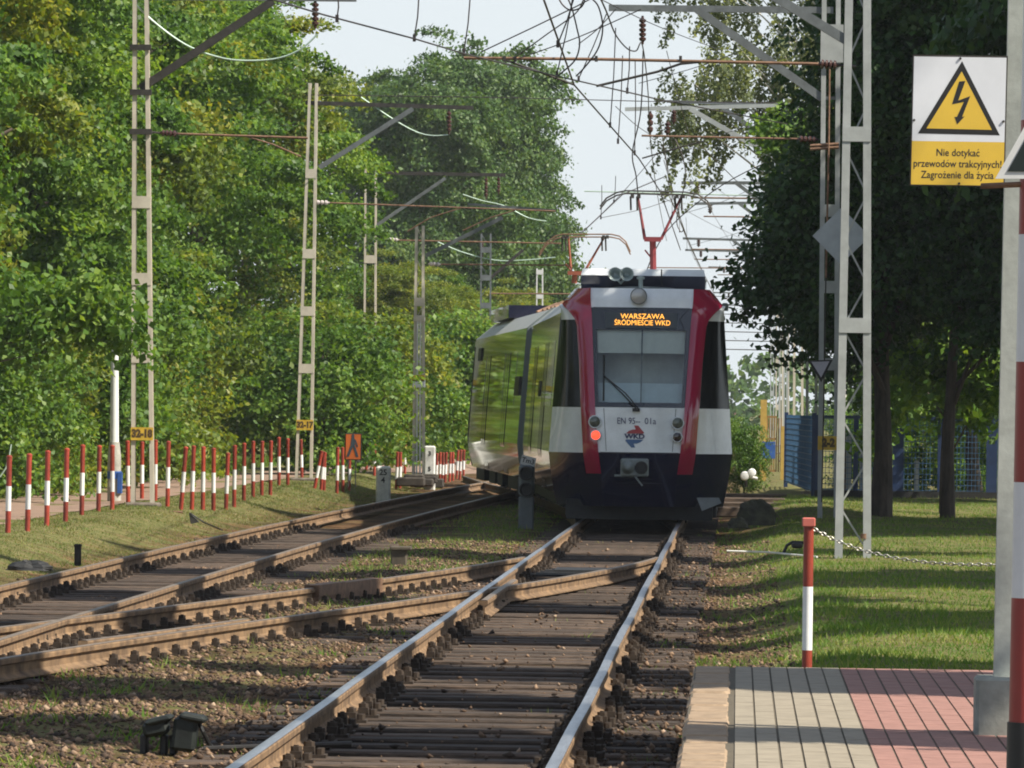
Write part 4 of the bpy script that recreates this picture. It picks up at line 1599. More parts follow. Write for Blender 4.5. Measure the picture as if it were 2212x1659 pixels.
# ------------------------------------------------------------------ the train
TX, TY = -1.466, 89.6
def mat_gloss(name, c, rough=.12, coat=1.0):
    m = M(name, c, rough, 0, 0.05, 2.0, 0, coat)
    return m


m_tw = M('train_white', (.78, .81, .83), .25, 0, .10, 2.5, 0, .6)
m_tr = mat_gloss('train_crimson', (.36, .014, .055), .12, 1.0)
m_tn = mat_gloss('train_navy', (.006, .008, .03), .2, .7)
m_tg = mat_gloss('train_black_glass', (.006, .007, .008), .04, 1.0)
m_tside = M('train_side_gloss', (.13, .12, .05), .09, 0.0, 0, 1, 0, 1.0)  # olive base carries the golden green of the reflected trees
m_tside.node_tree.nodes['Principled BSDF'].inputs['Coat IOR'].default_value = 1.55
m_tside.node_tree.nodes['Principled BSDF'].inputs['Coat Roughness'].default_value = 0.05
m_roof = M('train_roof_grey', (.55, .55, .53), .45, 0, .22, 3, stretch=(1, 6, 1))
m_under = M('underframe_black', (.012, .012, .012), .7, 0, .4, 8)
m_grey = M('train_grey_rubber', (.13, .15, .15), .6, 0, .1, 8)

train = thing('tram_train', 'white and crimson articulated electric train with its tail lamp lit, standing on the track', 'train', (TX, TY, 0))
OT = Vector((TX, TY, 0))
ZR = [.25, .55, .80, 1.05, 1.73, 2.4, 2.96, 3.06, 3.14, 3.22, 3.28, 3.38, 3.53]
FX1 = [.52, .55, .58, .615, .675, .712, .744, .750, .756, .765, .77, .777, .78]
FX2 = [.70, .74, .785, .825, .868, .905, .955, .99, 1.05, 1.13, 1.205, 1.13, 1.0]
FX3 = [1.26, 1.32, 1.36, 1.385, 1.34, 1.29, 1.25, 1.243, 1.238, 1.23, 1.222, 1.135, 1.005]
FY0 = [.30, .16, .07, .02, .05, .30, .53, .565, .59, .62, .65, .69, .80]
FY1 = [.36, .22, .13, .08, .11, .36, .59, .625, .65, .68, .71, .75, .86]
FY2 = [.50, .36, .27, .22, .25, .48, .70, .76, .86, 1.03, 1.25, 1.28, 1.32]
FY3 = [1.25, 1.15, 1.1, 1.06, 1.1, 1.2, 1.29, 1.30, 1.31, 1.33, 1.34, 1.36, 1.40]
ip = lambda z, A_: float(np.interp(z, ZR, A_))


def front(s, z, off=0.0):
    """point on the middle of the cab front, s in -1..1"""
    x = s * ip(z, FX1)
    y = ip(z, FY0) + (ip(z, FY1) - ip(z, FY0)) * s * s
    return OT + Vector((x, y - off, z))


def fpatch(s0, s1, z0, z1, off, name, mat, parent=None, ns=8, nz=8, thick=.012, dz=None):
    m2 = MB()
    vs, fs = [], []
    for lay in (off, off - thick):
        for j in range(nz + 1):
            for i in range(ns + 1):
                vs.append(front(s0 + (s1 - s0) * i / ns, z0 + (z1 - z0) * j / nz, lay))
    n = (ns + 1) * (nz + 1)
    for j in range(nz):
        for i in range(ns):
            a = j * (ns + 1) + i
            fs.append((a, a + 1, a + ns + 2, a + ns + 1))
    # rim
    rim = [i for i in range(ns + 1)] + [j * (ns + 1) + ns for j in range(1, nz + 1)] + [nz * (ns + 1) + i for i in range(ns - 1, -1, -1)] + [j * (ns + 1) for j in range(nz - 1, 0, -1)]
    for k in range(len(rim)):
        a, b_ = rim[k], rim[(k + 1) % len(rim)]
        fs.append((a, a + n, b_ + n, b_))
    m2.add(vs, fs)
    return m2.build(name, mat, parent or train, smooth=True)


fpatch(-1, 1, 3.235, 3.53, 0, 'front_hood', m_tw)
fpatch(-1, 1, 1.06, 1.735, 0, 'nose_panel', m_tw)
fpatch(-1, 1, .25, 1.055, 0, 'front_skirt', m_tn)
m_seam = M('panel_seam_dark', (.04, .042, .045), .7, 0, 0)
for q_ in (-.80, .80):
    fpatch(q_ - .006, q_ + .006, 1.08, 1.72, .003, 'panel_seam', m_seam, None, 1, 4, .004)
fpatch(-.95, .95, 1.052, 1.066, .004, 'panel_seam', m_seam, None, 8, 1, .004)
fpatch(-.95, .95, 3.228, 3.240, .004, 'panel_seam', m_seam, None, 8, 1, .004)
fpatch(-.62, .62, .60, .608, .004, 'panel_seam', m_seam, None, 8, 1, .004)
# windscreen: dark surround in four strips, display, pane, and what stands behind the pane
ws = thing('windscreen', None, None, (0, 0, 0))
ws.parent = train
fpatch(-1, 1, 1.74, 1.81, 0.002, 'surround', m_tg, ws, 8, 2)
fpatch(-1, 1, 2.90, 3.23, 0.002, 'surround', m_tg, ws, 8, 4)
fpatch(-1, -.915, 1.81, 2.90, 0.002, 'surround', m_tg, ws, 2, 8)
fpatch(.915, 1, 1.81, 2.90, 0.002, 'surround', m_tg, ws, 2, 8)
mg = bpy.data.materials.new('windscreen_glass')
t_, b_ = nodes_of(mg)
ou = next(n for n in t_.nodes if n.type == 'OUTPUT_MATERIAL')
tp = t_.nodes.new('ShaderNodeBsdfTransparent')
tp.inputs[0].default_value = (.95, 1, .98, 1)
gl = t_.nodes.new('ShaderNodeBsdfGlossy')
gl.inputs['Roughness'].default_value = .02
fr = t_.nodes.new('ShaderNodeFresnel')
fr.inputs[0].default_value = 1.75
mx_ = t_.nodes.new('ShaderNodeMixShader')
t_.links.new(fr.outputs[0], mx_.inputs[0])
t_.links.new(tp.outputs[0], mx_.inputs[1])
t_.links.new(gl.outputs[0], mx_.inputs[2])
t_.links.new(mx_.outputs[0], ou.inputs[0])
m2 = MB()
n = 9
vs = [front(-.915 + 1.83 * i / (n - 1), z, -.004) for z in np.linspace(1.81, 2.90, 7) for i in range(n)]
m2.add(vs, [(j * n + i, j * n + i + 1, (j + 1) * n + i + 1, (j + 1) * n + i) for j in range(6) for i in range(n - 1)])
m2.build('pane', mg, ws, smooth=True)
fpatch(-.9, .9, 2.55, 2.92, -.07, 'sun_blind', M('pale_blind', (.80, .80, .72), .8, 0, .05, 6), ws)
fpatch(-.92, .92, 1.78, 2.10, -.16, 'console', M('console_grey_blue', (.74, .84, .88), .6, 0, .08, 3), ws)
m2 = MB()
m2.box(OT + Vector((0, 1.1, 2.35)), (1.7, .05, 1.5))
m2.build('cab_wall', M('cab_wall_grey', (.75, .80, .80), .8, 0, .15, 2), ws)
m2 = MB()
m2.beam(front(0.02, 1.81, -.03), front(0.02, 2.9, -.03), .018, .012)
m2.build('centre_bar', m_grey, ws)
# destination display
dp = fpatch(-.73, .72, 2.925, 3.165, .012, 'destination_display', M('display_grey', (.05, .062, .068), .3, 0, .08, 4), ws, 6, 3)
m_led = M('amber_led', (.9, .35, .05), .6, 0, 0, 1, emit=(1.0, .42, .06), estr=1.3)
tilt = (front(0, 3.16) - front(0, 2.93)).normalized()
outn = Vector((0, -tilt.z, tilt.y))
tc_ = front(0.02, 3.045, .012)
for body, dzz, xs_, sz in (('WARSZAWA', .058, .66, .115), ('ŚRÓDMIEŚCIE WKD', -.045, .84, .115)):
    text_acc(body, sz, tc_ + tilt * dzz, (1, 0, 0), tilt, outn * .012, width=xs_).build('led_lettering', m_led, ws)
# wiper
m2 = MB()
P1, P2, P3 = W(1300, 768, TY + .2), W(1302, 832, TY + .1), W(1372, 888, TY - .02)
m2.tube([front(-.77, 2.52, .03), front(-.80, 1.83, .03)], .013, 6)
m2.tube([front(-.77, 2.20, .045), front(-.40, 1.95, .06), front(-.05, 1.70, .06)], .011, 6)
m2.tube([front(-.72, 2.17, .045), front(-.32, 1.95, .06), front(-.03, 1.72, .06)], .009, 6)
m2.box(front(-.08, 1.70, .03), (.11, .05, .05))
m2.build('wiper', m_blk, train)


def side_patch(sgn, z0, z1, name, mat, inset=(0, 0), nz=6, off=0.0, t0=0.0, t1=1.0, ns=5):
    vs, fs = [], []
    for j in range(nz + 1):
        z = z0 + (z1 - z0) * j / nz
        a = Vector((ip(z, FX2), ip(z, FY2) + .02, z))
        b_ = Vector((ip(z, FX3), ip(z, FY3), z))
        nrm = Vector((b_.y - a.y, -(b_.x - a.x), 0)).normalized()
        for i in range(ns + 1):
            t = t0 + (t1 - t0) * i / ns
            p = a.lerp(b_, t) + nrm * (off + .05 * math.sin(math.pi * min(1, max(0, t))))
            vs.append(OT + Vector((p.x * sgn, p.y, p.z)))
    for j in range(nz):
        for i in range(ns):
            a = j * (ns + 1) + i
            fs.append((a, a + 1, a + ns + 2, a + ns + 1))
    return MB().add(vs, fs).build(name, mat, train, smooth=True)


for sgn in (-1, 1):
    side_patch(sgn, 3.05, 3.29, 'corner_cap', m_tw, nz=10)
    side_patch(sgn, 1.73, 3.05, 'corner_window', M('corner_glass_black', (.004, .005, .005), .12, 0, 0, 1, spec=.18))
    side_patch(sgn, 1.05, 1.73, 'corner_panel', m_tw)
    side_patch(sgn, .25, 1.05, 'corner_skirt', m_tn)
    # crimson pillar with a raised rounded ridge
    m2 = MB()
    vs, fs = [], []
    zs_ = np.concatenate([np.linspace(.74, 2.9, 14), np.linspace(2.96, 3.53, 13)])
    for z in zs_:
        a = Vector((ip(z, FX1) - .004, ip(z, FY1), z))
        b_ = Vector((ip(z, FX2) + .01, ip(z, FY2), z))
        fade = min(1, (z - .74) / .3) * .9 + .1
        sec = []
        for t, h in ((0, -.02), (0, .03), (.2, .062), (.45, .085), (.75, .07), (1.0, .03), (1.0, -.03)):
            p = a.lerp(b_, t)
            sec.append(p + Vector((.35 * h if t > .6 else 0, -h * fade, 0)))
        vs += [OT + Vector((p.x * sgn, p.y, p.z)) for p in sec]
    n = 7
    for j in range(len(zs_) - 1):
        for i in range(n - 1):
            fs.append((j * n + i, j * n + i + 1, (j + 1) * n + i + 1, (j + 1) * n + i))
    m2.add(vs, fs)
    m2.build('front_pillar', m_tr, train, smooth=True)
for sgn in (-1, 1):
    vs = []
    for z in (.25, .42, .6, .78):
        for t in (0, .5, 1):
            p = Vector((ip(z, FX1), ip(z, FY1), z)).lerp(Vector((ip(z, FX2), ip(z, FY2) + .02, z)), t)
            vs.append(OT + Vector((p.x * sgn, p.y, p.z)))
    MB().add(vs, [(j * 3 + i, j * 3 + i + 1, j * 3 + i + 4, j * 3 + i + 3) for j in range(3) for i in range(2)]).build('pillar_foot', m_tn, train, smooth=True)
# roof front closing patch
m2 = MB()
vs = []
for j in range(5):
    t = j / 4
    for i in range(13):
        s_ = -1 + 2 * i / 12
        x = s_ * 1.0
        yb_ = np.interp(abs(x), [0, .78, .95, 1.0], [.80, .86, 1.2, 1.40])
        vs.append(OT + Vector((x, yb_ + (2.2 - yb_) * t, 3.53 + .05 * t * (1 - s_ * s_) + .0)))
m2.add(vs, [(j * 13 + i, j * 13 + i + 1, (j + 1) * 13 + i + 1, (j + 1) * 13 + i) for j in range(4) for i in range(12)])
m2.build('roof_front', m_tw, train, smooth=True)


def lamp(c, r, lens, name, rim=m_tw, ring=.014, tail=False):
    lt = MB().lathe(c + Vector((0, .04, 0)), (0, -1, 0), [(0, r + ring), (.045, r + ring), (.055, r + ring * .4), (.050, r)], 20).build(name, rim, train, smooth=True)
    MB().lathe(c + Vector((0, .02, 0)), (0, -1, 0), [(0, r), (.03, r * .98), (.038, r * .6), (.040, r * .05)], 20).build('lens', lens, lt, smooth=True)


m_lens = M('headlamp_lens', (.085, .10, .085), .2, .2, .4, 30, coat=.5)
m_tail_on = M('tail_lamp_lit', (.9, .06, .03), .3, 0, .3, 20, emit=(1.0, .07, .03), estr=1.1)
m_tail_off = M('tail_lamp_dark', (.02, .006, .008), .15, 0, .2, 20, coat=1)


def fpt(x, y, off=0):
    """front surface point seen at view position (x, y)"""
    Y = TY + .1
    for _ in range(6):
        p = W(x, y, Y)
        s_ = (p.x - TX) / ip(p.z, FX1)
        Y = TY + ip(p.z, FY0) + (ip(p.z, FY1) - ip(p.z, FY0)) * min(1.3, abs(s_)) ** 2
    p = W(x, y, Y)
    return Vector((p.x, Y - off, p.z))


lamp(fpt(1285, 911, .06), .083, m_lens, 'headlight')
lamp(fpt(1464, 914, .06), .083, m_lens, 'headlight')
lamp(fpt(1287, 940, .06), .068, m_tail_on, 'tail_light')
lamp(fpt(1463, 944, .06), .068, m_tail_off, 'tail_light')
lamp(fpt(1380, 640, .11), .115, M('top_lamp_lens', (.42, .42, .44), .2, .2, .15, 60, coat=1), 'top_headlight', m_grey, .012)
# lettering and emblem on the nose
m_navy = M('navy_lettering', (.03, .035, .12), .5, 0, 0)
c = fpt(1376, 910, .0)
for body, dx_, wd_ in (('EN 95--', -.125, .35), ('01a', .20, .175)):
    text_acc(body, .135, c + Vector((dx_, -.006, 0)), (1, 0, 0), (0, 0.0, 1), (0, -.006, 0), bold=.0, width=wd_).build('number_lettering', m_navy, train)
ec = fpt(1371, 943)
em = thing('emblem', None, None, (0, 0, 0))
em.parent = train
k = 1 / 144.6
def emb(poly, mat, name):
    P = [ec + Vector((x, -.012, z)) for x, z in poly]
    MB().prism(P, (0, .008, 0)).build(name, mat, em)
top = [(-.13, .045), (-.085, .085), (-.03, .105), (.012, .105), (.012, .115), (-.01, .165), (.05, .165), (.14, .06), (.128, .045)]
emb(top, M('emblem_red', (.42, .05, .06), .4, 0, .05), 'red_arrow')
emb([(-x, -z) for x, z in top], M('emblem_blue', (.07, .15, .32), .4, 0, .05), 'blue_arrow')
text_mb('WKD', .098, ec + Vector((0, -.014, 0)), (1, 0, 0), (0, 0, 1), (0, -.004, 0), bold=.004, xs=1.25).build('emblem_lettering', m_navy, em)
# coupler
cc_ = fpt(1371, 1010, .05)
cp = thing('coupler', None, None, (0, 0, 0))
cp.parent = train
m_cg = M('coupler_grey', (.20, .23, .23), .5, .1, .2, 10)
m2 = MB()
m2.bbox(cc_ + Vector((.0, .0, .0)), (.42, .12, .27), .02)
m2.build('face_plate', m_cg, cp)
MB().lathe(cc_ + Vector((-.10, -.05, .0)), (0, -1, 0), [(0, .10), (.05, .095), (.14, .06), (.20, .03), (.21, .005)], 16).build('cone', m_cg, cp, smooth=True)
MB().lathe(cc_ + Vector((.10, -.061, .0)), (0, -1, 0), [(0, .095), (.02, .097), (.022, .085), (.006, .08), (.005, .01)], 20).build('funnel', m_blk, cp, smooth=True)
MB().beam(cc_ + Vector((-.30, -.02, -.12)), cc_ + Vector((-.15, -.02, -.12)), .03, .03).build('lever', m_cg, cp)
MB().beam(cc_ + Vector((.0, -.03, -.12)), cc_ + Vector((.12, -.03, -.27)), .025, .025).build('lever', m_cg, cp)
# under the nose
m2 = MB()
m2.box(OT + Vector((0, 1.3, .2)), (2.2, 1.3, .3))
m2.box(OT + Vector((0, 6.0, .32)), (2.3, 8.0, .5))
m2.build('underframe', m_under, train)
m2 = MB()
p = W(1505, 1075, TY + .2)
m2.prism([p, p + Vector((.08, 0, -.2)), p + Vector((.37, .25, -.08)), p + Vector((.33, .25, .0))], (0, .02, 0))
m2.build('rail_guard', m_greyst, train)
for yy2 in (2.2, 4.1):
    for sx in (-1, 1):
        MB().lathe(OT + Vector((sx * .68, yy2, .36)), (sx, 0, 0), [(0, .38), (.03, .38), (.03, .34), (.12, .33), (.13, .1)], 18).build('wheel', m_under, train, smooth=True)

# car bodies
SEC = [(1.28, .42), (1.36, .8), (1.385, 1.05), (1.34, 1.73), (1.245, 3.04), (1.228, 3.16), (.82, 3.50), (.4, 3.56), (0, 3.575)]


def car(p0, p1, name, n=10, ends=True, bow=0.0):
    p0, p1 = Vector((*p0, 0)), Vector((*p1, 0))
    d = (p1 - p0).normalized()
    r_ = Vector((d.y, -d.x, 0))
    root = thing(name, None, None, (0, 0, 0))
    root.parent = train
    wl = MB()
    for side in (-1, 1):
        vs, fs = [], []
        sec = SEC[:6]
        for q_ in (p0, p1):
            for x, z in sec:
                vs.append(q_ + r_ * (x * side) + Vector((0, 0, z)))
        m_ = len(sec)
        for i in range(m_ - 1):
            fs.append((i, i + 1, i + 1 + m_, i + m_))
        wl.add(vs, fs)
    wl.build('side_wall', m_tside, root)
    sec = SEC[5:] + [(-x, z) for x, z in reversed(SEC[5:-1])]
    vs, fs = [], []
    for q_ in (p0, p1):
        vs += [q_ + r_ * x + Vector((0, 0, z)) for x, z in sec]
    m_ = len(sec)
    fs = [(i, i + 1, i + 1 + m_, i + m_) for i in range(m_ - 1)]
    MB().add(vs, fs).build('roof', m_roof, root)
    if ends:
        for q_ in (p0, p1):
            full = SEC + [(-x, z) for x, z in reversed(SEC[:-1])]
            MB().prism([q_ + r_ * x + Vector((0, 0, z)) for x, z in full], d * (.03 if q_ is p0 else -.03)).build('end_wall', m_grey, root)
    m2 = MB()
    L = (p1 - p0).length
    m2.beam(p0 + d * .5 + Vector((0, 0, .38)), p1 - d * .5 + Vector((0, 0, .38)), 2.3, .35)
    m2.build('underframe', m_under, root)
    return root, p0, p1, d, r_, L


def on_side(q_, r_, side, z, off):
    x = float(np.interp(z, [a[1] for a in SEC[:6]], [a[0] for a in SEC[:6]]))
    return q_ + r_ * (side * (x + off)) + Vector((0, 0, z))


def side_rect(root, p0, d, r_, a, b_, z0, z1, off, name, mat, side=-1, parent=None):
    zs_ = sorted(set([z0, z1] + [z for z in (1.05, 1.73, 3.04) if z0 < z < z1]))
    m2 = MB()
    vs, fs = [], []
    for o_ in (off, -.01):
        for t in (a, b_):
            for z in zs_:
                vs.append(on_side(p0 + d * t, r_, side, z, o_))
    n = len(zs_)
    for i in range(n - 1):
        fs.append((i, i + 1, n + i + 1, n + i))
        fs.append((i, i + 1, 2 * n + i + 1, 2 * n + i))
        fs.append((n + i, n + i + 1, 3 * n + i + 1, 3 * n + i))
    fs.append((0, n, 3 * n, 2 * n))
    fs.append((n - 1, 2 * n - 1, 4 * n - 1, 3 * n - 1))
    m2.add(vs, fs)
    return m2.build(name, mat, parent or root)


m_gap = M('door_seam_dark', (.02, .018, .012), .5, 0, 0)
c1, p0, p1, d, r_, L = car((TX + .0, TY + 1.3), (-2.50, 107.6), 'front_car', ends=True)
for a in (4.5, 10.5):
    side_rect(c1, p0, d, r_, a, a + 1.4, .45, 2.75, .006, 'door', m_tside)
    for e_ in (a - .03, a + .68, a + 1.4):
        side_rect(c1, p0, d, r_, e_, e_ + .04, .45, 2.75, .009, 'door_seam', m_gap)
side_rect(c1, p0, d, r_, 7.0, 7.9, 1.9, 2.15, .02, 'side_vent', m_blk)
for a, b_ in ((1.2, 4.3), (6.2, 10.2), (12.2, 16.6)):
    side_rect(c1, p0, d, r_, a, b_, 1.75, 2.75, .004, 'side_window', m_tg)
c2, p0, p1, d, r_, L = car((-2.58, 108.6), (-4.47, 130.0), 'rear_car')
for a in (5.5, 13.5):
    side_rect(c2, p0, d, r_, a, a + 1.5, .45, 2.75, .006, 'door', m_tside)
    for e_ in (a - .03, a + .72, a + 1.5):
        side_rect(c2, p0, d, r_, e_, e_ + .05, .45, 2.75, .009, 'door_seam', m_gap)
side_rect(c2, p0, d, r_, 1.0, 2.6, 1.93, 2.28, .03, 'side_vent', m_blk)
side_rect(c2, p0, d, r_, 17.6, 18.9, 2.68, 2.95, .03, 'side_vent', m_blk)
for a, b_ in ((2.9, 5.2), (7.6, 13.0), (15.4, 20.4)):
    side_rect(c2, p0, d, r_, a, b_, 1.75, 2.75, .004, 'side_window', m_tg)
side_rect(c2, p0, d, r_, 21.2, 21.34, .45, 3.0, .01, 'end_post', m_blk)
MB().beam(p0 + d * 13 + r_ * -.15 + Vector((0, 0, 3.65)), p0 + d * 20.5 + r_ * -.15 + Vector((0, 0, 3.65)), 1.6, .26).build('roof_box', m_tn, c2)
m2 = MB()
for t in (1.0, 2.2, 3.4, 5, 7):
    m2.tube([p0 + d * t + r_ * -.7 + Vector((0, 0, 3.55)), p0 + d * (t + .3) + r_ * -.3 + Vector((0, 0, 3.72)), p0 + d * (t + 1.2) + r_ * .3 + Vector((0, 0, 3.6))], .03, 6)
m2.build('roof_cable', m_rust, c2)
for t in (3.0, 4.9, 16.5, 18.4):
    for sx in (-1, 1):
        q_ = p0 + d * t + r_ * (sx * .68) + Vector((0, 0, .36))
        MB().lathe(q_, r_ * sx, [(0, .38), (.03, .38), (.03, .34), (.12, .33), (.13, .1)], 18).build('wheel', m_under, c2, smooth=True)
for t, w_ in ((2.2, 3.6), (8, 2.0), (11, 2.5), (15.8, 3.6)):
    q_ = p0 + d * (t + w_ / 2) + Vector((0, 0, .36))
    MB().beam(q_ - d * (w_ / 2), q_ + d * (w_ / 2), 2.55, .36).build('bogie_frame', m_under, c2)
# bellows
bl_ = MB()
q0, q1 = Vector((-2.50, 107.5, 0)), Vector((-2.58, 108.7, 0))
for k in range(6):
    t = k / 5
    q_ = q0.lerp(q1, t)
    full = [(x + .035 - .02 * (k % 2), z) for x, z in SEC[:6]] + [(.84, 3.51), (0, 3.59)]
    full = full + [(-x, z) for x, z in reversed(full[:-1])]
    bl_.prism([q_ + Vector((x, 0, z)) for x, z in full], (0, .2, 0))
bl_.build('bellows', M('bellows_grey', (.20, .235, .24), .7, 0, .08, 6), train)
# roof equipment at the front
rb = thing('roof_cowl', None, None, (0, 0, 0))
rb.parent = train
m2 = MB()
m2.prism([OT + Vector((-.945, 1.7, 3.52)), OT + Vector((.945, 1.7, 3.52)), OT + Vector((.945, 1.55, 3.735)), OT + Vector((-.945, 1.55, 3.735))], (0, 3.2, 0))
m2.build('cowl_front', m_tn, rb)
m2 = MB()
m2.prism([OT + Vector((-.945, 1.545, 3.738)), OT + Vector((.945, 1.545, 3.738)), OT + Vector((.92, 1.62, 3.84)), OT + Vector((-.92, 1.62, 3.84))], (0, 3.1, 0))
m2.build('cowl_top', m_tw, rb)
m_horn = M('horn_grey', (.30, .36, .36), .35, .3, .15, 6)
for x in (1329, 1354):
    c = W(x, 592, TY + 1.35)
    MB().lathe(c + Vector((0, .35, 0)), (0, -1, 0), [(0, .03), (.2, .035), (.3, .06), (.35, .105), (.36, .105), (.352, .09), (.25, .03), (.24, .004)], 18).build('horn', m_horn, train, smooth=True)
c = W(1384, 608, TY + 1.3)
MB().lathe(c + Vector((0, 0, -.12)), (0, 0, 1), [(0, .035), (.15, .035), (.155, .06), (.19, .06), (.2, .02)], 12).build('roof_vent', m_horn, train, smooth=True)
MB().tube([W(1329, 598, TY + 1.5), W(1341, 612, TY + 1.45), W(1354, 598, TY + 1.5)], .025, 6).build('horn_bracket', m_horn, train)
m2 = MB()
m2.tube([W(1429, 582, TY + 1.5), W(1429, 618, TY + 1.5)], .012, 6)
m2.build('aerial', m_blk, train)
MB().lathe(OT + Vector((1.25, 1.55, 3.22)), (0, 0, 1), [(0, .05), (.1, .055), (.12, .03)], 12).build('side_camera', m_grey, train)


def panto(Y, kx, base, knee, arms, bar, horns, mat, matbar):
    pr = thing('pantograph', None, None, (0, 0, 0))
    pr.parent = train
    m2 = MB()
    m2.tube([W(*base, Y), W(*knee, Y)], .05, 8)
    m2.box(W(*knee, Y), (.26, .22, .07))
    m2.tube([W(base[0] - 18, base[1] - 42, Y), W(base[0], base[1] - 20, Y)], .015, 6)
    m2.build('lower_arm', mat, pr)
    for a, b_ in arms:
        MB().tube([W(*a, Y), W(*b_, Y + .15)], [.026, .017], 8).build('upper_arm', mat, pr)
    for dy, dz in ((-.2, 0), (.2, 6)):
        MB().tube([W(x, y + dz, Y + dy) for x, y in horns], .014, 6).build('collector_bar', matbar, pr)
    m2 = MB()
    for x, y in bar:
        m2.box(W(x, y, Y), (.05, .44, .05))
        m2.tube([W(x - 4, y, Y), W(x - 3, y + 30, Y)], .018, 6)
    m2.build('spring_box', m_darkst, pr)


panto(93, 1, (1411, 582), (1410, 517), [((1393, 517), (1378, 424)), ((1428, 517), (1472, 424))], [(1366, 424), (1380, 424), (1462, 424), (1476, 424)],
      [(1296, 446), (1310, 428), (1332, 416), (1352, 412), (1480, 415), (1508, 420), (1528, 434), (1538, 452)], M('pantograph_red', (.20, .035, .04), .45, .1, .15, 8), m_darkst)
panto(108, 1, (1240, 612), (1242, 590), [((1234, 592), (1228, 512)), ((1262, 588), (1306, 512))], [(1218, 512), (1226, 512), (1304, 512), (1312, 512)],
      [(1165, 546), (1180, 524), (1200, 510), (1215, 506), (1320, 506), (1338, 510), (1352, 522), (1362, 544)], M('pantograph_orange', (.30, .085, .045), .5, .1, .2, 8), m_rust)
# ------------------------------------------------------------------ bollards
LB = [(48, 1483, 65, 1255, 4), (168, 1479, 187, 1245, 4), (287, 1466, 300, 1225, 4), (402, 1454, 418, 1210, 4)]
# (base x, base y, top x, top y) in the zoomed left view: source = z / 2.212 (+700 below)
LBz = [(502, 1630, 515, 1195), (605, 1600, 617, 1190), (690, 1590, 697, 1190), (788, 1555, 790, 1165), (873, 1525, 880, 1165), (955, 1545, 963, 1165),
       (1030, 1565, 1043, 1160), (1113, 1575, 1150, 1185), (1180, 1570, 1198, 1175), (1248, 1565, 1257, 1175), (1313, 1560, 1320, 1175), (1390, 1550, 1408, 1200),
       (1440, 1540, 1450, 1160), (1500, 1515, 1508, 1155), (1557, 1500, 1563, 1155), (1610, 1490, 1618, 1155), (1663, 1485, 1672, 1150), (1716, 1450, 1720, 1150),
       (1770, 1445, 1775, 1150), (1858, 1395, 1855, 1155), (1935, 1440, 1985, 1205), (1975, 1440, 1998, 1205), (1993, 1440, 2003, 1205), (2073, 1440, 2083, 1155),
       (2110, 1435, 2112, 1155), (2148, 1425, 2155, 1200)]
LBt = [(262, 1350, 270, 1155), (312, 1370, 318, 1160), (370, 1310, 378, 1160), (403, 1315, 407, 1160), (447, 1395, 460, 1160), (470, 1390, 478, 1165), (500, 1345, 505, 1160),
       (636, 1340, 640, 1165), (692, 1352, 702, 1170), (715, 1350, 722, 1165), (732, 1355, 740, 1165), (748, 1350, 760, 1165), (775, 1345, 785, 1165), (795, 1340, 800, 1160),
       (818, 1332, 832, 1158), (838, 1335, 850, 1155), (860, 1325, 868, 1155)]
bol = []
for bx, by, tx_, ty_, _ in LB:
    s_ = 2.212
    bol.append((bx / s_ / 1.2875, by / 1.2875, tx_ / s_ / 1.2875, (700 + ty_ / s_) / 1.2875))
for bx, by, tx_, ty_ in LBz:
    s_ = 2.212
    bol.append((bx / s_ / 1.2875, (700 + by / s_) / 1.2875, tx_ / s_ / 1.2875, (700 + ty_ / s_) / 1.2875))
for bx, by, tx_, ty_ in LBt:
    s_ = 2.212
    bol.append(((900 + bx / s_) / 1.2875, (700 + by / s_) / 1.2875, (900 + tx_ / s_) / 1.2875, (700 + ty_ / s_) / 1.2875))


def bollard_parts(root, H, r, a=.4, b_=.72, capw=1.12, sq=False):
    m2 = MB().cyl((0, 0, -.1), (0, 0, H), r, n=12)
    # the post itself with painted bands as closed sleeves
    s1 = MB().cyl((0, 0, -.1), (0, 0, H * (1 - b_)), r, n=12)
    s2 = MB().cyl((0, 0, H * (1 - b_)), (0, 0, H * (1 - a)), r, n=12)
    s3 = MB().cyl((0, 0, H * (1 - a)), (0, 0, H * .975), r, n=12)
    out = []
    for nm, s_, m_ in (('post', s1, m_red), ('white_band', s2, m_white), ('red_band', s3, m_red)):
        o_ = s_.build(nm, m_, smooth=True)
        o_.parent = root
        out.append(o_)
    cpm = MB()
    if sq:
        cpm.bbox((0, 0, H - .025), (r * 2.6, r * 2.6, .055), .006)
    else:
        cpm.lathe((0, 0, H * .965), (0, 0, 1), [(0, r * capw), (.02, r * capw), (.035, r * .6), (.036, .003)], 12)
    o_ = cpm.build('cap', M('cap_red', (.50, .13, .10), .5, 0, .1, 9) if sq else m_red, smooth=not sq)
    o_.parent = root


proto = None
for i, (bx, by, tx_, ty_) in enumerate(bol):
    z0 = .07
    p = G(bx, by, z0)
    q_ = W(tx_, ty_, p.y)
    H = q_.z - z0
    dx = q_.x - p.x - (H * .0131)       # the lean the picture's own tilt does not explain
    extra = ''
    if abs(dx) / H > .08:
        extra = 'leaning ' + ('right' if dx > 0 else 'left') + ', '
    lb = 'red and white bollard, ' + extra + ORD[i] + ' from the left along the path'
    root = thing('bollard', lb, 'bollard', (p.x, p.y, float(gz(p.x, p.y))), 'red and white bollards along the left path')
    if proto is None:
        proto = root
        bollard_parts(root, 1.0, .034)
    else:
        for ch in proto.children:
            c_ = ch.copy()
            COL.objects.link(c_)
            c_.parent = root
    root.scale = (1, 1, H)
    root.rotation_euler = (random.uniform(-.015, .015), math.atan2(dx, H), 0)

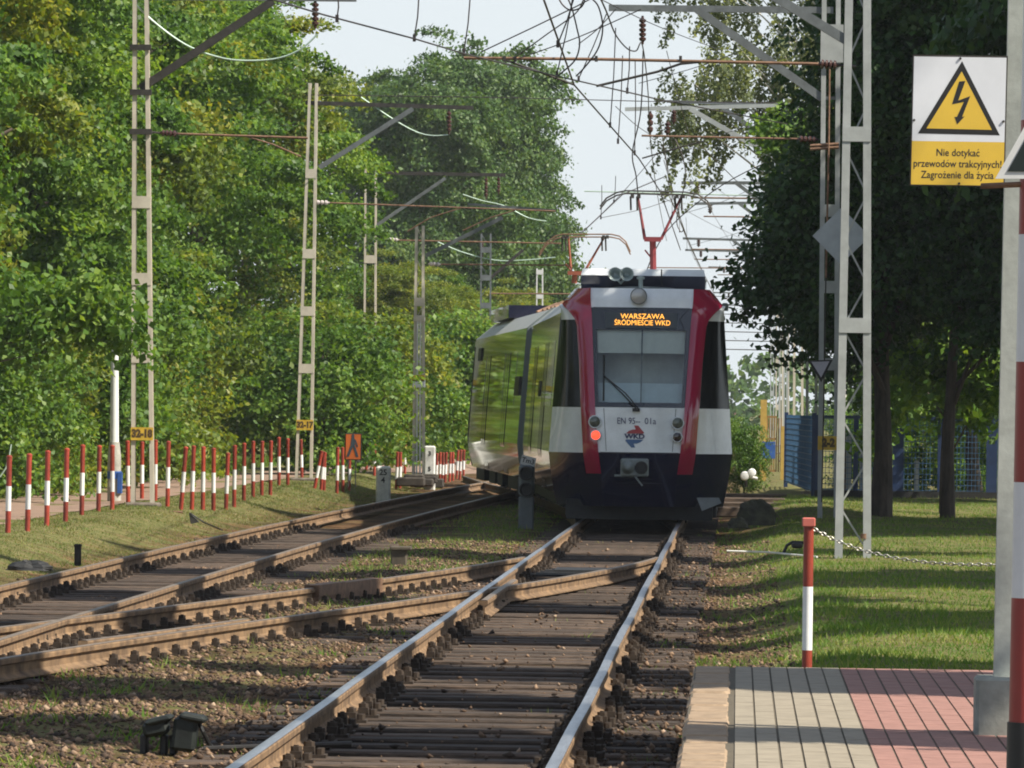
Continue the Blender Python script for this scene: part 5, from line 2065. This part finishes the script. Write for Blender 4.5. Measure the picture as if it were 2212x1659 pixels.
# single bollard and chain at the platform end
pb = W(1743, 1445, 36.0)
b2 = thing('bollard', 'single square capped red and white bollard at the end of the platform', 'bollard', (pb.x, 36.0, float(gz(pb.x, 36))))
Hb = W(1746, 1119, 36).z - float(gz(pb.x, 36))
bollard_parts(b2, Hb, .0305, .34, .655, sq=True)
ch = thing('chain', 'thin steel chain sagging from the single bollard to the right', 'chain', W(1757, 1140, 36))
P = []
cps = [(1757, 1142, 36), (1800, 1165, 36), (1860, 1188, 36), (1930, 1205, 36), (2010, 1216, 36), (2090, 1220, 36), (2170, 1219, 36), (2260, 1208, 36), (2360, 1180, 36)]
pts = [W(*c_) for c_ in cps]
m2 = MB()
acc = []
for i in range(len(pts) - 1):
    L = (pts[i + 1] - pts[i]).length
    n = max(2, int(L / .026))
    for k in range(n):
        acc.append(pts[i].lerp(pts[i + 1], k / n))
for i in range(len(acc) - 1):
    a, b_ = acc[i], acc[i + 1]
    d = (b_ - a).normalized()
    c = (a + b_) / 2
    sd = Vector((0, 1, 0)) if i % 2 else d.cross(Vector((0, 1, 0))).normalized()
    ring = []
    for t in range(8):
        an = 2 * math.pi * t / 8
        ring.append(c + d * (.019 * math.cos(an)) + sd * (.009 * math.sin(an)))
    ring.append(ring[0])
    m2.tube(ring, .0035, 4)
m2.build('links', M('chain_steel', (.32, .31, .28), .4, .8, .2, 20), ch)
pe = pts[-1]
b3_ = thing('bollard', 'red and white bollard just outside the right border holding the far end of the chain', 'bollard', (pe.x + .05, 36, float(gz(pe.x, 36))))
bollard_parts(b3_, Hb, .0305, .34, .655, sq=True)

# ------------------------------------------------------------------ warning sign on its post
SY = 27.7
ps = W(2152, 1590, SY)
sg = thing('warning_sign', 'white and yellow high voltage warning board on a grey steel post', 'sign', (W(2175, 1590, SY).x, SY, PZ))
pB, pT = W(2166, 1465, SY), W(2199, -60, SY)
m_post = M('grey_painted_tube', (.33, .35, .32), .5, 0, .14, 12, .15)
m2 = MB()
m2.beam(pB + (pB - pT) * .1, pT, .085, .085, up=(0, 1, 0))
m2.build('post', m_post, sg)
m2 = MB()
cb = W(2155, 1530, SY)
z1 = W(2155, 1468, SY - .14).z
m2.bbox((W(2105, 1530, SY).x + .16, SY + .0, (PZ + z1) / 2), (.32, .30, z1 - PZ + .02), .015)
m2.build('concrete_base', M('grey_concrete_block', (.25, .26, .23), .9, 0, .2, 8, .3), sg)
q00, q10, q01, q11 = W(1964, 402, SY - .06), W(2162, 402, SY - .06), W(1969, 118, SY - .06), W(2178, 120, SY - .06)
ctr = (q00 + q11) / 2
wd, hh = .437, .603
ux = Vector((1, .03, -.002)).normalized()
uz = Vector((.012, 0, 1)).normalized()
def SP(u, v, off=0):
    return ctr + ux * (u * wd) + uz * (v * hh) + Vector((0, -off, 0))
m2 = MB().prism([SP(-.5, -.5), SP(.5, -.5), SP(.5, .5), SP(-.5, .5)], (0, .012, 0))
bd = m2.build('board', m_darkst, sg)
m_sw = M('enamel_white', (.66, .68, .72), .25, 0, .05, 4, coat=.5)
m_sy = M('enamel_yellow', (.66, .43, .03), .25, 0, .05, 4, coat=.5)
def sprism(poly, off, mat, name):
    return MB().prism([SP(u, v, off) for u, v in poly], (0, .0015, 0)).build(name, mat, bd)
sprism([(-.486, -.158), (.486, -.158), (.486, .486), (-.486, .486)], .003, m_sw, 'white_field')
sprism([(-.486, -.49), (.486, -.49), (.486, -.158), (-.486, -.158)], .003, m_sy, 'yellow_field')
tri_ = [(-.425, -.10), (.435, -.105), (.02, .455)]
sprism(tri_, .0040, m_blk, 'triangle_border')
tc2 = (sum(p[0] for p in tri_) / 3, sum(p[1] for p in tri_) / 3)
sprism([(tc2[0] + (u - tc2[0]) * .80, tc2[1] - .0 + (v - tc2[1]) * .79) for u, v in tri_], .0050, m_sy, 'triangle_field')
bolt = [(-.02, .30), (.045, .305), (-.025, .155), (.10, .19), (.02, .03), (.048, .035), (-.03, -.028), (-.06, .03), (-.035, .03), (.035, .145), (-.09, .125)]
sprism([(u * 1.0 + .015, v) for u, v in bolt], .0060, m_blk, 'lightning_arrow')
for body, v in (('Nie dotykać', -.245), ('przewodów trakcyjnych!', -.33), ('Zagrożenie dla życia', -.415)):
    text_acc(body, .0475, SP(.0, v, .0034), ux, uz, (0, -.0004, 0), bold=.0004, xs=.86).build('lettering', m_blk, bd)
for u, v in ((-.47, .0), (.47, .0), (0.0, .475), (0.02, -.478)):
    c = SP(u, v, .004)
    MB().cyl(c, c + Vector((0, -.006, 0)), .006, n=8).build('screw', m_darkst, bd)

# red and white pole with a triangle at the right border
RY = 21.0
pB, pT = W(2214, 1560, RY), W(2246, -40, RY)
po = thing('crossing_pole', 'red and white banded pole cut by the right border, black at its foot', 'pole', (pB.x, RY, PZ))
def pp(y):
    t = (W(2214, 1560, RY).z - W(2230, y, RY).z) / (pB.z - pT.z)
    return pB.lerp(pT, t)
foot_ = pB + (pB - pT) * ((pB.z - PZ) / (pT.z - pB.z))
RB = .056
MB().cyl(foot_, pB, RB + .006, n=20).build('black_foot', m_blk, po, smooth=True)
ybands = [1560, 1292, 1042, 782, 507, 260, -40]
for i in range(6):
    MB().cyl(pp(ybands[i]), pp(ybands[i + 1]), RB, n=20).build('red_band' if i % 2 == 0 else 'white_band', M('pole_red', (.26, .03, .025), .4, 0, .08, 9) if i % 2 == 0 else M('pole_white', (.66, .66, .68), .4, 0, .05, 9), po, smooth=True)
tgs = thing('triangle_sign', 'black triangle with white rim on the banded pole at the right border', 'sign', W(2240, 385, RY - .08))
Pt = [W(2150, 386, RY - .1), W(2350, 386, RY - .1), W(2250, 208, RY - .1)]
MB().prism(Pt, (0, .012, 0)).build('board', m_white, tgs)
c0 = (Pt[0] + Pt[1] + Pt[2]) / 3
MB().prism([c0 + (p - c0) * .74 + Vector((0, -.004, 0)) for p in Pt], (0, .002, 0)).build('face', M('green_black_face', (.008, .014, .012), .4, 0, .1), tgs)
MB().tube([W(2120, 402, RY + .05), W(2260, 396, RY - .05)], .010, 8).build('bracket', m_rust, tgs)

# ------------------------------------------------------------------ lamp pole on the left
lp = G(247, 1085, .08)
LY = lp.y
lpo = thing('lamp_pole', 'white concrete lamp pole with a blue band, half hidden in leaves on the left', 'lamp pole', (lp.x, LY, float(gz(lp.x, LY))))
pt = W(248, 738, LY)
m_lp = M('limewashed_concrete', (.72, .74, .72), .7, 0, .06, 5)
MB().tube([lp - Vector((0, 0, .2)), W(247, 985, LY)], [.115, .11], 14).build('base', m_conc, lpo, smooth=True)
MB().tube([W(247, 985, LY), W(247, 955, LY)], [.11, .085], 14).build('collar', m_conc, lpo, smooth=True)
MB().tube([W(247, 958, LY), pt], [.074, .06], 14).build('shaft', m_lp, lpo, smooth=True)
m_blue = M('blue_paint', (.03, .10, .34), .5, 0, .15, 9)
MB().tube([W(247, 1034, LY), W(247, 1018, LY)], .12, 14).build('blue_band', m_blue, lpo, smooth=True)
MB().box(W(259, 1043, LY - .05) , (.07, .14, .34)).build('notice_box', m_blue, lpo)
MB().box(W(238, 1045, LY - .13), (.012, .01, .1)).build('notice', m_white, lpo)
m2 = MB()
m2.tube([W(0, 1030, 93), W(12, 1012, 93), W(20, 985, 93), W(24, 960, 93)], .014, 6)
tag(m2.build('guy_wire', m_pwire, origin=W(0, 1030, 93)), 'pale guy wire rising at the left border behind the first bollard', 'cable')

# walker warning panel
WY = 118.0
c = W(763, 965, WY)
wp = thing('walker_sign', 'orange and black panel with a striding figure on two thin legs', 'sign', (c.x, WY, float(gz(c.x, WY))))
bdw = MB().bbox(c, (.335, .03, .53), .008).build('board', m_blk, wp)
MB().box(c + Vector((0, -.018, 0)), (.29, .006, .49)).build('orange_field', M('orange_enamel', (.55, .13, .025), .4, 0, .1, 5), bdw)
m2 = MB()
F = lambda u, v: c + Vector((u, -.026, v))
m2.prism([F(-.03, .19), F(.02, .19), F(.045, .05), F(.01, -.02), F(-.05, .04)], (0, .003, 0))
m2.prism([F(.0, .0), F(.04, .02), F(.11, -.20), F(.06, -.20)], (0, .0032, 0))
m2.prism([F(-.05, .03), F(.0, .0), F(-.08, -.20), F(-.13, -.20)], (0, .0034, 0))
m2.prism([F(.02, .15), F(.05, .14), F(.10, .0), F(.075, .0)], (0, .0036, 0))
m2.cyl(F(-.005, .215), F(-.005, .215) + Vector((0, .003, 0)), .03, n=12)
m2.build('striding_figure', M('grey_blue_figure', (.04, .06, .08), .5, 0, .1), bdw)
for x in (752, 768):
    MB().tube([W(x, 990, WY), W(x, 1052, WY)], .014, 6).build('stand_leg', m_darkst, wp)
# crossing signal seen nearly edge-on
XY = 150.0
c = W(768, 890, XY)
xs_ = thing('crossing_signal', 'pale crossed boards on a ribbed post, seen edge-on behind the walker panel', 'signal', (c.x, XY, float(gz(c.x, XY))))
m_pale = M('pale_signal_paint', (.55, .58, .55), .5, 0, .15, 6)
MB().tube([W(773, 1000, XY), W(769, 850, XY)], .05, 8).build('post', m_pale, xs_)
MB().beam(W(760, 843, XY), W(776, 868, XY), .05, .09).build('cross_board', m_white, xs_)
MB().beam(W(777, 843, XY), W(762, 872, XY + .1), .05, .09).build('cross_board', m_white, xs_)
m2 = MB()
for y in (872, 884, 896, 908, 920, 932):
    m2.cyl(W(764, y, XY - .05), W(776, y - 3, XY - .05), .05, n=8)
m2.build('lamp_hoods', m_pale, xs_)

# stone markers
m_stone = M('limewashed_stone', (.62, .62, .58), .8, 0, .15, 8, .2)
def marker(x, yb_, yt_, wpx, Y, label, lines):
    p0 = W(x, yb_, Y)
    p1 = W(x, yt_, Y)
    root = thing('marker_stone', label, 'marker stone', (p0.x, Y, float(gz(p0.x, Y))))
    z0 = min(float(gz(p0.x, Y)), p0.z) - .05
    wdm = wpx * Y / 12960
    MB().bbox((p0.x, Y, (z0 + p1.z) / 2), (wdm, .22, p1.z - z0), .03).build('stone', m_stone, root)
    for body, f_ in lines:
        text_mb(body, wdm * .55, (p0.x, Y - .112, p1.z - (p1.z - p0.z) * f_), (1, 0, 0), (0, 0, 1), (0, -.003, 0), bold=.004).build('number', m_blk, root)


marker(828, 1056, 1007, 31, 119, 'low white marker stone with figures beside the left track', [('25', .28), ('4', .62)])
marker(928, 1030, 963, 24, 137, 'taller grey white marker stone right of the lattice mast', [('3', .25), ('5', .75)])
m2 = MB()
for k in range(9):
    m2.bbox(W(903 + random.uniform(-25, 25), 1035 + random.uniform(-6, 10), 138 + random.uniform(-3, 3)), (random.uniform(.3, .7), .4, random.uniform(.1, .22)), .03)
rbm = m2.build('rubble_pile', M('dark_rubble', (.05, .042, .034), .95, 0, .4, 7, .3), origin=W(903, 1040, 138))
tag(rbm, 'dark pile of broken slabs at the foot of the lattice mast', 'rubble')

# dwarf signal
DY = 94.0
c = W(1137, 1080, DY)
ds = thing('dwarf_signal', 'grey dwarf shunting signal with number plate beside the train', 'signal', (c.x, DY, float(gz(c.x, DY))))
m_sigg = M('signal_grey', (.13, .15, .16), .5, 0, .15, 8)
zb = float(gz(c.x, DY)) - .05
MB().bbox((c.x, DY, (zb + W(1137, 1072, DY).z) / 2), (.24, .2, W(1137, 1072, DY).z - zb), .02).build('base', m_sigg, ds)
m2 = MB().bbox((c.x, DY, (W(1137, 1072, DY).z + W(1137, 1003, DY).z) / 2), (.25, .18, W(1137, 1003, DY).z - W(1137, 1072, DY).z), .04)
hd = m2.build('head', m_sigg, ds)
for y in (1022, 1057):
    cc2 = W(1137, y, DY - .09)
    MB().lathe(cc2, (0, -1, 0), [(0, .105), (.14, .11), (.141, .095), (.02, .09), (.018, .01)], 16).build('lamp_hood', m_blk, hd, smooth=True)
pm = W(1141, 996, DY - .05)
MB().box(pm, (.23, .02, .15), Matrix.Rotation(R(14), 3, 'Y')).build('number_plate', m_white, ds)
text_mb('Tm3', .11, pm + Vector((0, -.012, 0)), Vector((1, 0, -.25)).normalized(), Vector((.25, 0, 1)).normalized(), (0, -.002, 0), bold=.002).build('number', m_blk, ds)

# pedestal box between the tracks
p = G(862, 1221, -.17)
pd = thing('cable_pedestal', 'squat brown stump with a flat lid between the tracks', 'pedestal', (p.x, p.y, float(gz(p.x, p.y))))
k = p.y / 12960
m2 = MB()
zt = W(862, 1187, p.y).z
m2.bbox((p.x, p.y, (p.z - .1 + zt) / 2), (34 * k, .18, zt - p.z + .1), .015)
m2.build('body', m_conc if False else M('brown_casting', (.075, .06, .042), .8, 0, .3, 10), pd)
m2 = MB().bbox((p.x + 4 * k, p.y, zt + .015), (46 * k, .24, .045), .01)
m2.build('lid', M('brown_casting', (.08, .065, .045), .8, 0, .3, 10), pd)

# point lantern in the left foreground
p = G(370, 1628, -.2)
Y = p.y
k = Y / 12960
pl_ = thing('point_lamp', 'dark green twin hooded trackside casting lying on the ballast in the left foreground', 'lantern', (p.x, Y, float(gz(p.x, Y))))
m_dg = M('dark_green_casting', (.009, .013, .011), .65, .1, .4, 14, .2)
m2 = MB()
m2.bbox(W(338, 1572, Y), (56 * k, .16, 34 * k), .02, Matrix.Rotation(R(-12), 3, 'Y'))
m2.bbox(W(345, 1555, Y), (60 * k, .2, 14 * k), .015, Matrix.Rotation(R(-14), 3, 'Y'))
m2.build('hood', m_dg, pl_)
m2 = MB()
m2.bbox(W(400, 1585, Y - .03), (52 * k, .15, 75 * k), .02, Matrix.Rotation(R(6), 3, 'Y'))
m2.bbox(W(418, 1550, Y - .03), (58 * k, .19, 16 * k), .015, Matrix.Rotation(R(10), 3, 'Y'))
m2.build('hood', m_dg, pl_)
for x in (312, 355, 375):
    MB().bbox(W(x, 1608, Y + .03), (16 * k, .1, 44 * k), .01).build('foot', m_dirtdark, pl_)
MB().tube([W(428, 1555, Y - .05), W(438, 1580, Y - .05), W(452, 1608, Y), W(470, 1625, Y + .05)], .012, 6).build('cable', m_blk, pl_)
m2 = MB()
m2.cyl(W(440, 1618, Y - .1), W(760, 1607, Y - .2), .017, n=8)
tag(m2.build('point_rod', m_darkst, origin=W(440, 1618, Y)), 'black point rod running from the foreground casting under the near rail', 'rod')

# boulder and small litter by the right rail
def rock(c, s_, seed, mat, name):
    rr = np.random.default_rng(seed)
    m2 = MB()
    n1, n2 = 9, 14
    vs = []
    for i in range(n1):
        th = math.pi * .5 * i / (n1 - 1)
        for j in range(n2):
            ph = 2 * math.pi * j / n2
            r_ = 1 + .16 * math.sin(3 * ph + seed) * math.sin(th * 2) + rr.uniform(-.09, .09)
            vs.append(Vector((c[0] + s_[0] * r_ * math.sin(th) * math.cos(ph), c[1] + s_[1] * r_ * math.sin(th) * math.sin(ph), c[2] + s_[2] * r_ * math.cos(th) * 1.0)))
    fs = [(i * n2 + j, (i + 1) * n2 + j, (i + 1) * n2 + (j + 1) % n2, i * n2 + (j + 1) % n2) for i in range(n1 - 1) for j in range(n2)]
    m2.add(vs, fs)
    return m2


m_rock = M('mossy_dark_stone', (.022, .022, .014), .9, 0, .5, 6, .4, col2=(.05, .05, .025))
p = W(1632, 1131, 89)
tag(rock((p.x, 89, p.z - .02), (.30, .28, .36), 3, m_rock, 'boulder').build('boulder', m_rock, origin=p), 'large dark mossy boulder by the right side of the train', 'boulder')
p = W(1596, 1138, 86)
tag(rock((p.x, 86, p.z - .02), (.15, .14, .15), 5, m_rock, 'boulder').build('boulder', m_rock, origin=p), 'small black stone left of the large boulder', 'boulder')
p = G(1720, 1196, -.0)
m2 = MB()
m2.tube([W(1692, 1196, p.y), W(1700, 1178, p.y), W(1712, 1171, p.y), W(1736, 1172, p.y)], .022, 6)
m2.bbox(W(1722, 1178, p.y), (.14, .14, .07), .02)
tag(m2.build('cable_stub', m_blk, origin=p), 'black bent cable stub sticking up in the right grass', 'cable stub')
m2 = MB().tube([W(1570, 1190, p.y), W(1660, 1193, p.y), W(1735, 1200, p.y - .3), W(1765, 1203, p.y - .5)], .013, 6)
tag(m2.build('cable', m_stone, origin=W(1570, 1190, p.y)), 'pale cable lying along the grass right of the track', 'cable')

# white point lever weights
p = W(1609, 1028, 112)
lv = thing('point_lever', 'two white disc weights of a point lever right of the train', 'lever', (p.x, 112, float(gz(p.x, 112))))
for x, y, r_ in ((1609, 1028, 10), (1624, 1021, 9)):
    c = W(x, y, 112)
    MB().lathe(c + Vector((0, .05, 0)), (0, -1, 0), [(0, r_ / 116), (.06, r_ / 114), (.1, r_ / 150), (.11, .01)], 18).build('weight', m_white, lv, smooth=True)
MB().tube([W(1612, 1028, 112), W(1636, 1034, 112)], .03, 8).build('handle', m_white, lv)
MB().tube([W(1612, 1030, 112.05), W(1612, 1052, 112.05)], .03, 6).build('stand', m_darkst, lv)

# small things by the left track
def stub(x, yb_, yt_, wpx, label, name, cat, mat, z=.0):
    p = G(x, yb_, z)
    k = p.y / 12960
    zt = W(x, yt_, p.y).z
    m2 = MB().bbox((p.x, p.y, (p.z - .1 + zt) / 2), (wpx * k, wpx * k, zt - p.z + .1), wpx * k * .15)
    m2.bbox((p.x, p.y, zt), (wpx * k * 1.15, wpx * k * 1.15, .03), .008)
    o_ = m2.build(name, mat, origin=p)
    return tag(o_, label, cat)


stub(168, 1203, 1178, 14, 'dark short stake in the dry grass left of the rusty track', 'stake', 'stake', M('dark_stake_wood', (.03, .025, .02), .9, 0, .3, 9), -.02)
p = G(65, 1232, -.03)
tag(rock((p.x, p.y, p.z), (.24, .16, .1), 9, m_rock, '').build('scrap_heap', m_dirtdark, origin=p), 'dark lump of scrap in the grass at the left border', 'scrap')
p = G(420, 1118, .03)
m2 = MB()
m2.prism([W(408, 1108, p.y), W(422, 1120, p.y), W(430, 1128, p.y), W(412, 1132, p.y)], (0, .1, 0))
m2.tube([W(410, 1108, p.y), W(440, 1128, p.y), W(480, 1145, p.y - 1)], .012, 6)
tag(m2.build('anchor_bracket', m_darkst, origin=p), 'dark anchor bracket with rod in the grass bank by the first mast', 'bracket')
m2 = MB()
p = G(340, 1105, .05)
for a, b_ in (((285, 1106), (395, 1106)), ((285, 1108), (280, 1120)), ((392, 1106), (390, 1128))):
    m2.tube([W(*a, p.y), W(*b_, p.y)], .02, 6)
tag(m2.build('wire_frame', m_rust, origin=p), 'low rusty pipe frame in front of the first mast', 'frame')
# ------------------------------------------------------------------ blue fence, yellow gate
FYv = 122.0
m_fblue = M('fence_blue', (.016, .036, .10), .5, 0, .2, 5)
m_fmesh = M('fence_mesh_blue', (.055, .13, .24), .5, .1, .15, 5)
fe = thing('mesh_fence', 'blue wire mesh fence with dark blue posts behind the dark trees', 'fence', (W(1950, 1060, FYv).x, FYv, 0))
XL = W(1760, 1000, FYv).x
posts = [1762, 1848, 1940, 2030, 2142, 2250]
for x in posts:
    c = W(x, 1000, FYv)
    MB().box((c.x, FYv, .76), (.22 if x in (1940, 2142) else .09, .09, 1.75)).build('post', m_fblue, fe)
MB().beam((XL, FYv, 1.6), (W(2300, 1000, FYv).x, FYv, 1.6), .05, .06).build('rail', m_fblue, fe)
MB().beam((XL, FYv, .0), (W(2300, 1000, FYv).x, FYv, .0), .12, .22).build('plinth', m_dirtdark, fe)
for i in range(len(posts) - 1):
    a, b_ = W(posts[i], 1000, FYv).x, W(posts[i + 1], 1000, FYv).x
    m2 = MB()
    for x in np.arange(a + .05, b_, .075):
        m2.box((x, FYv, .82), (.009, .009, 1.45))
    for z in np.arange(.13, 1.56, .11):
        m2.box(((a + b_) / 2, FYv, z), (b_ - a, .011, .011))
    m2.build('mesh_panel', m_fmesh, fe)
fs_ = thing('mesh_fence', 'grey blue ribbed fence panel seen at a slant right of the train', 'fence', (W(1725, 1050, 130).x, 130, 0))
a, b_ = W(1697, 1050, 138), W(1757, 1050, 122.4)
m2 = MB()
n = 26
for i in range(n + 1):
    t = i / n
    q_ = a.lerp(b_, t)
    m2.box((q_.x, q_.y, .84), (.03, .05, 1.55))
for z in np.arange(.1, 1.65, .12):
    m2.beam((a.x, a.y, z), (b_.x, b_.y, z), .014, .02)
m2.build('mesh_panel', m_fmesh, fs_)
for q_ in (a, b_):
    MB().box((q_.x, q_.y, .8), (.09, .09, 1.75)).build('post', m_fblue, fs_)
GY = 150.0
ga = thing('steel_gate', 'ochre yellow barred gate beside the tall shrub right of the train', 'gate', (W(1660, 1030, GY).x, GY, 0))
m_och = M('ochre_paint', (.50, .33, .08), .5, 0, .15, 6)
for x, y, wd2 in ((1648, 868, .16), (1690, 925, .1)):
    c = W(x, 1030, GY)
    zt = W(x, y, GY).z
    MB().box((c.x, GY, zt / 2), (wd2, .14, zt + .1)).build('post', m_och, ga)
m2 = MB()
for x in range(1656, 1690, 5):
    c = W(x, 1030, GY)
    m2.box((c.x, GY, .85), (.03, .03, 1.35))
for z in (.2, 1.0, 1.55):
    m2.beam(W(1650, 1000, GY) * 1, W(1690, 1000, GY) * 1, .03, .05) if False else m2.box(((W(1650, 0, GY).x + W(1690, 0, GY).x) / 2, GY, z), (W(1690, 0, GY).x - W(1650, 0, GY).x, .035, .05))
m2.build('bars', M('rusty_ochre', (.26, .15, .05), .6, 0, .25, 6), ga)
MB().box((W(1672, 0, GY).x, GY - .05, .72), (.35, .05, .42)).build('lock_box', m_blue, ga)
# pale posts and panels glimpsed behind the fence
for k, (x, Y, yt_, wpx) in enumerate([(1832, 128, 940, 14), (1862, 129, 985, 12), (1980, 129, 1000, 10), (2046, 129, 985, 10)]):
    c = W(x, 1050, Y)
    zt = W(x, yt_, Y).z
    m2 = MB().box((c.x, Y, zt / 2), (wpx * Y / 12960, .08, zt + .1))
    m2.box((c.x, Y, zt), (wpx * Y / 12960 * 1.2, .1, .03))
    tag(m2.build('pale_post', m_galv, origin=(c.x, Y, 0)), ORD[k] + ' from the left of the pale posts glimpsed through the blue fence', 'post', 'pale posts behind the blue fence')

# ------------------------------------------------------------------ summer haze down the line
mh = bpy.data.materials.new('haze_air')
mh.use_nodes = True
tn = mh.node_tree
tn.nodes.clear()
hv = tn.nodes.new('ShaderNodeVolumePrincipled')
hv.inputs['Color'].default_value = (.86, .92, 1.0, 1)
hv.inputs['Density'].default_value = 0.00015
ho = tn.nodes.new('ShaderNodeOutputMaterial')
tn.links.new(hv.outputs[0], ho.inputs['Volume'])
hz = MB().box((0, 330, 11), (400, 720, 29)).build('haze', mh, origin=(0, 330, 11))
tag(hz, kind='stuff')
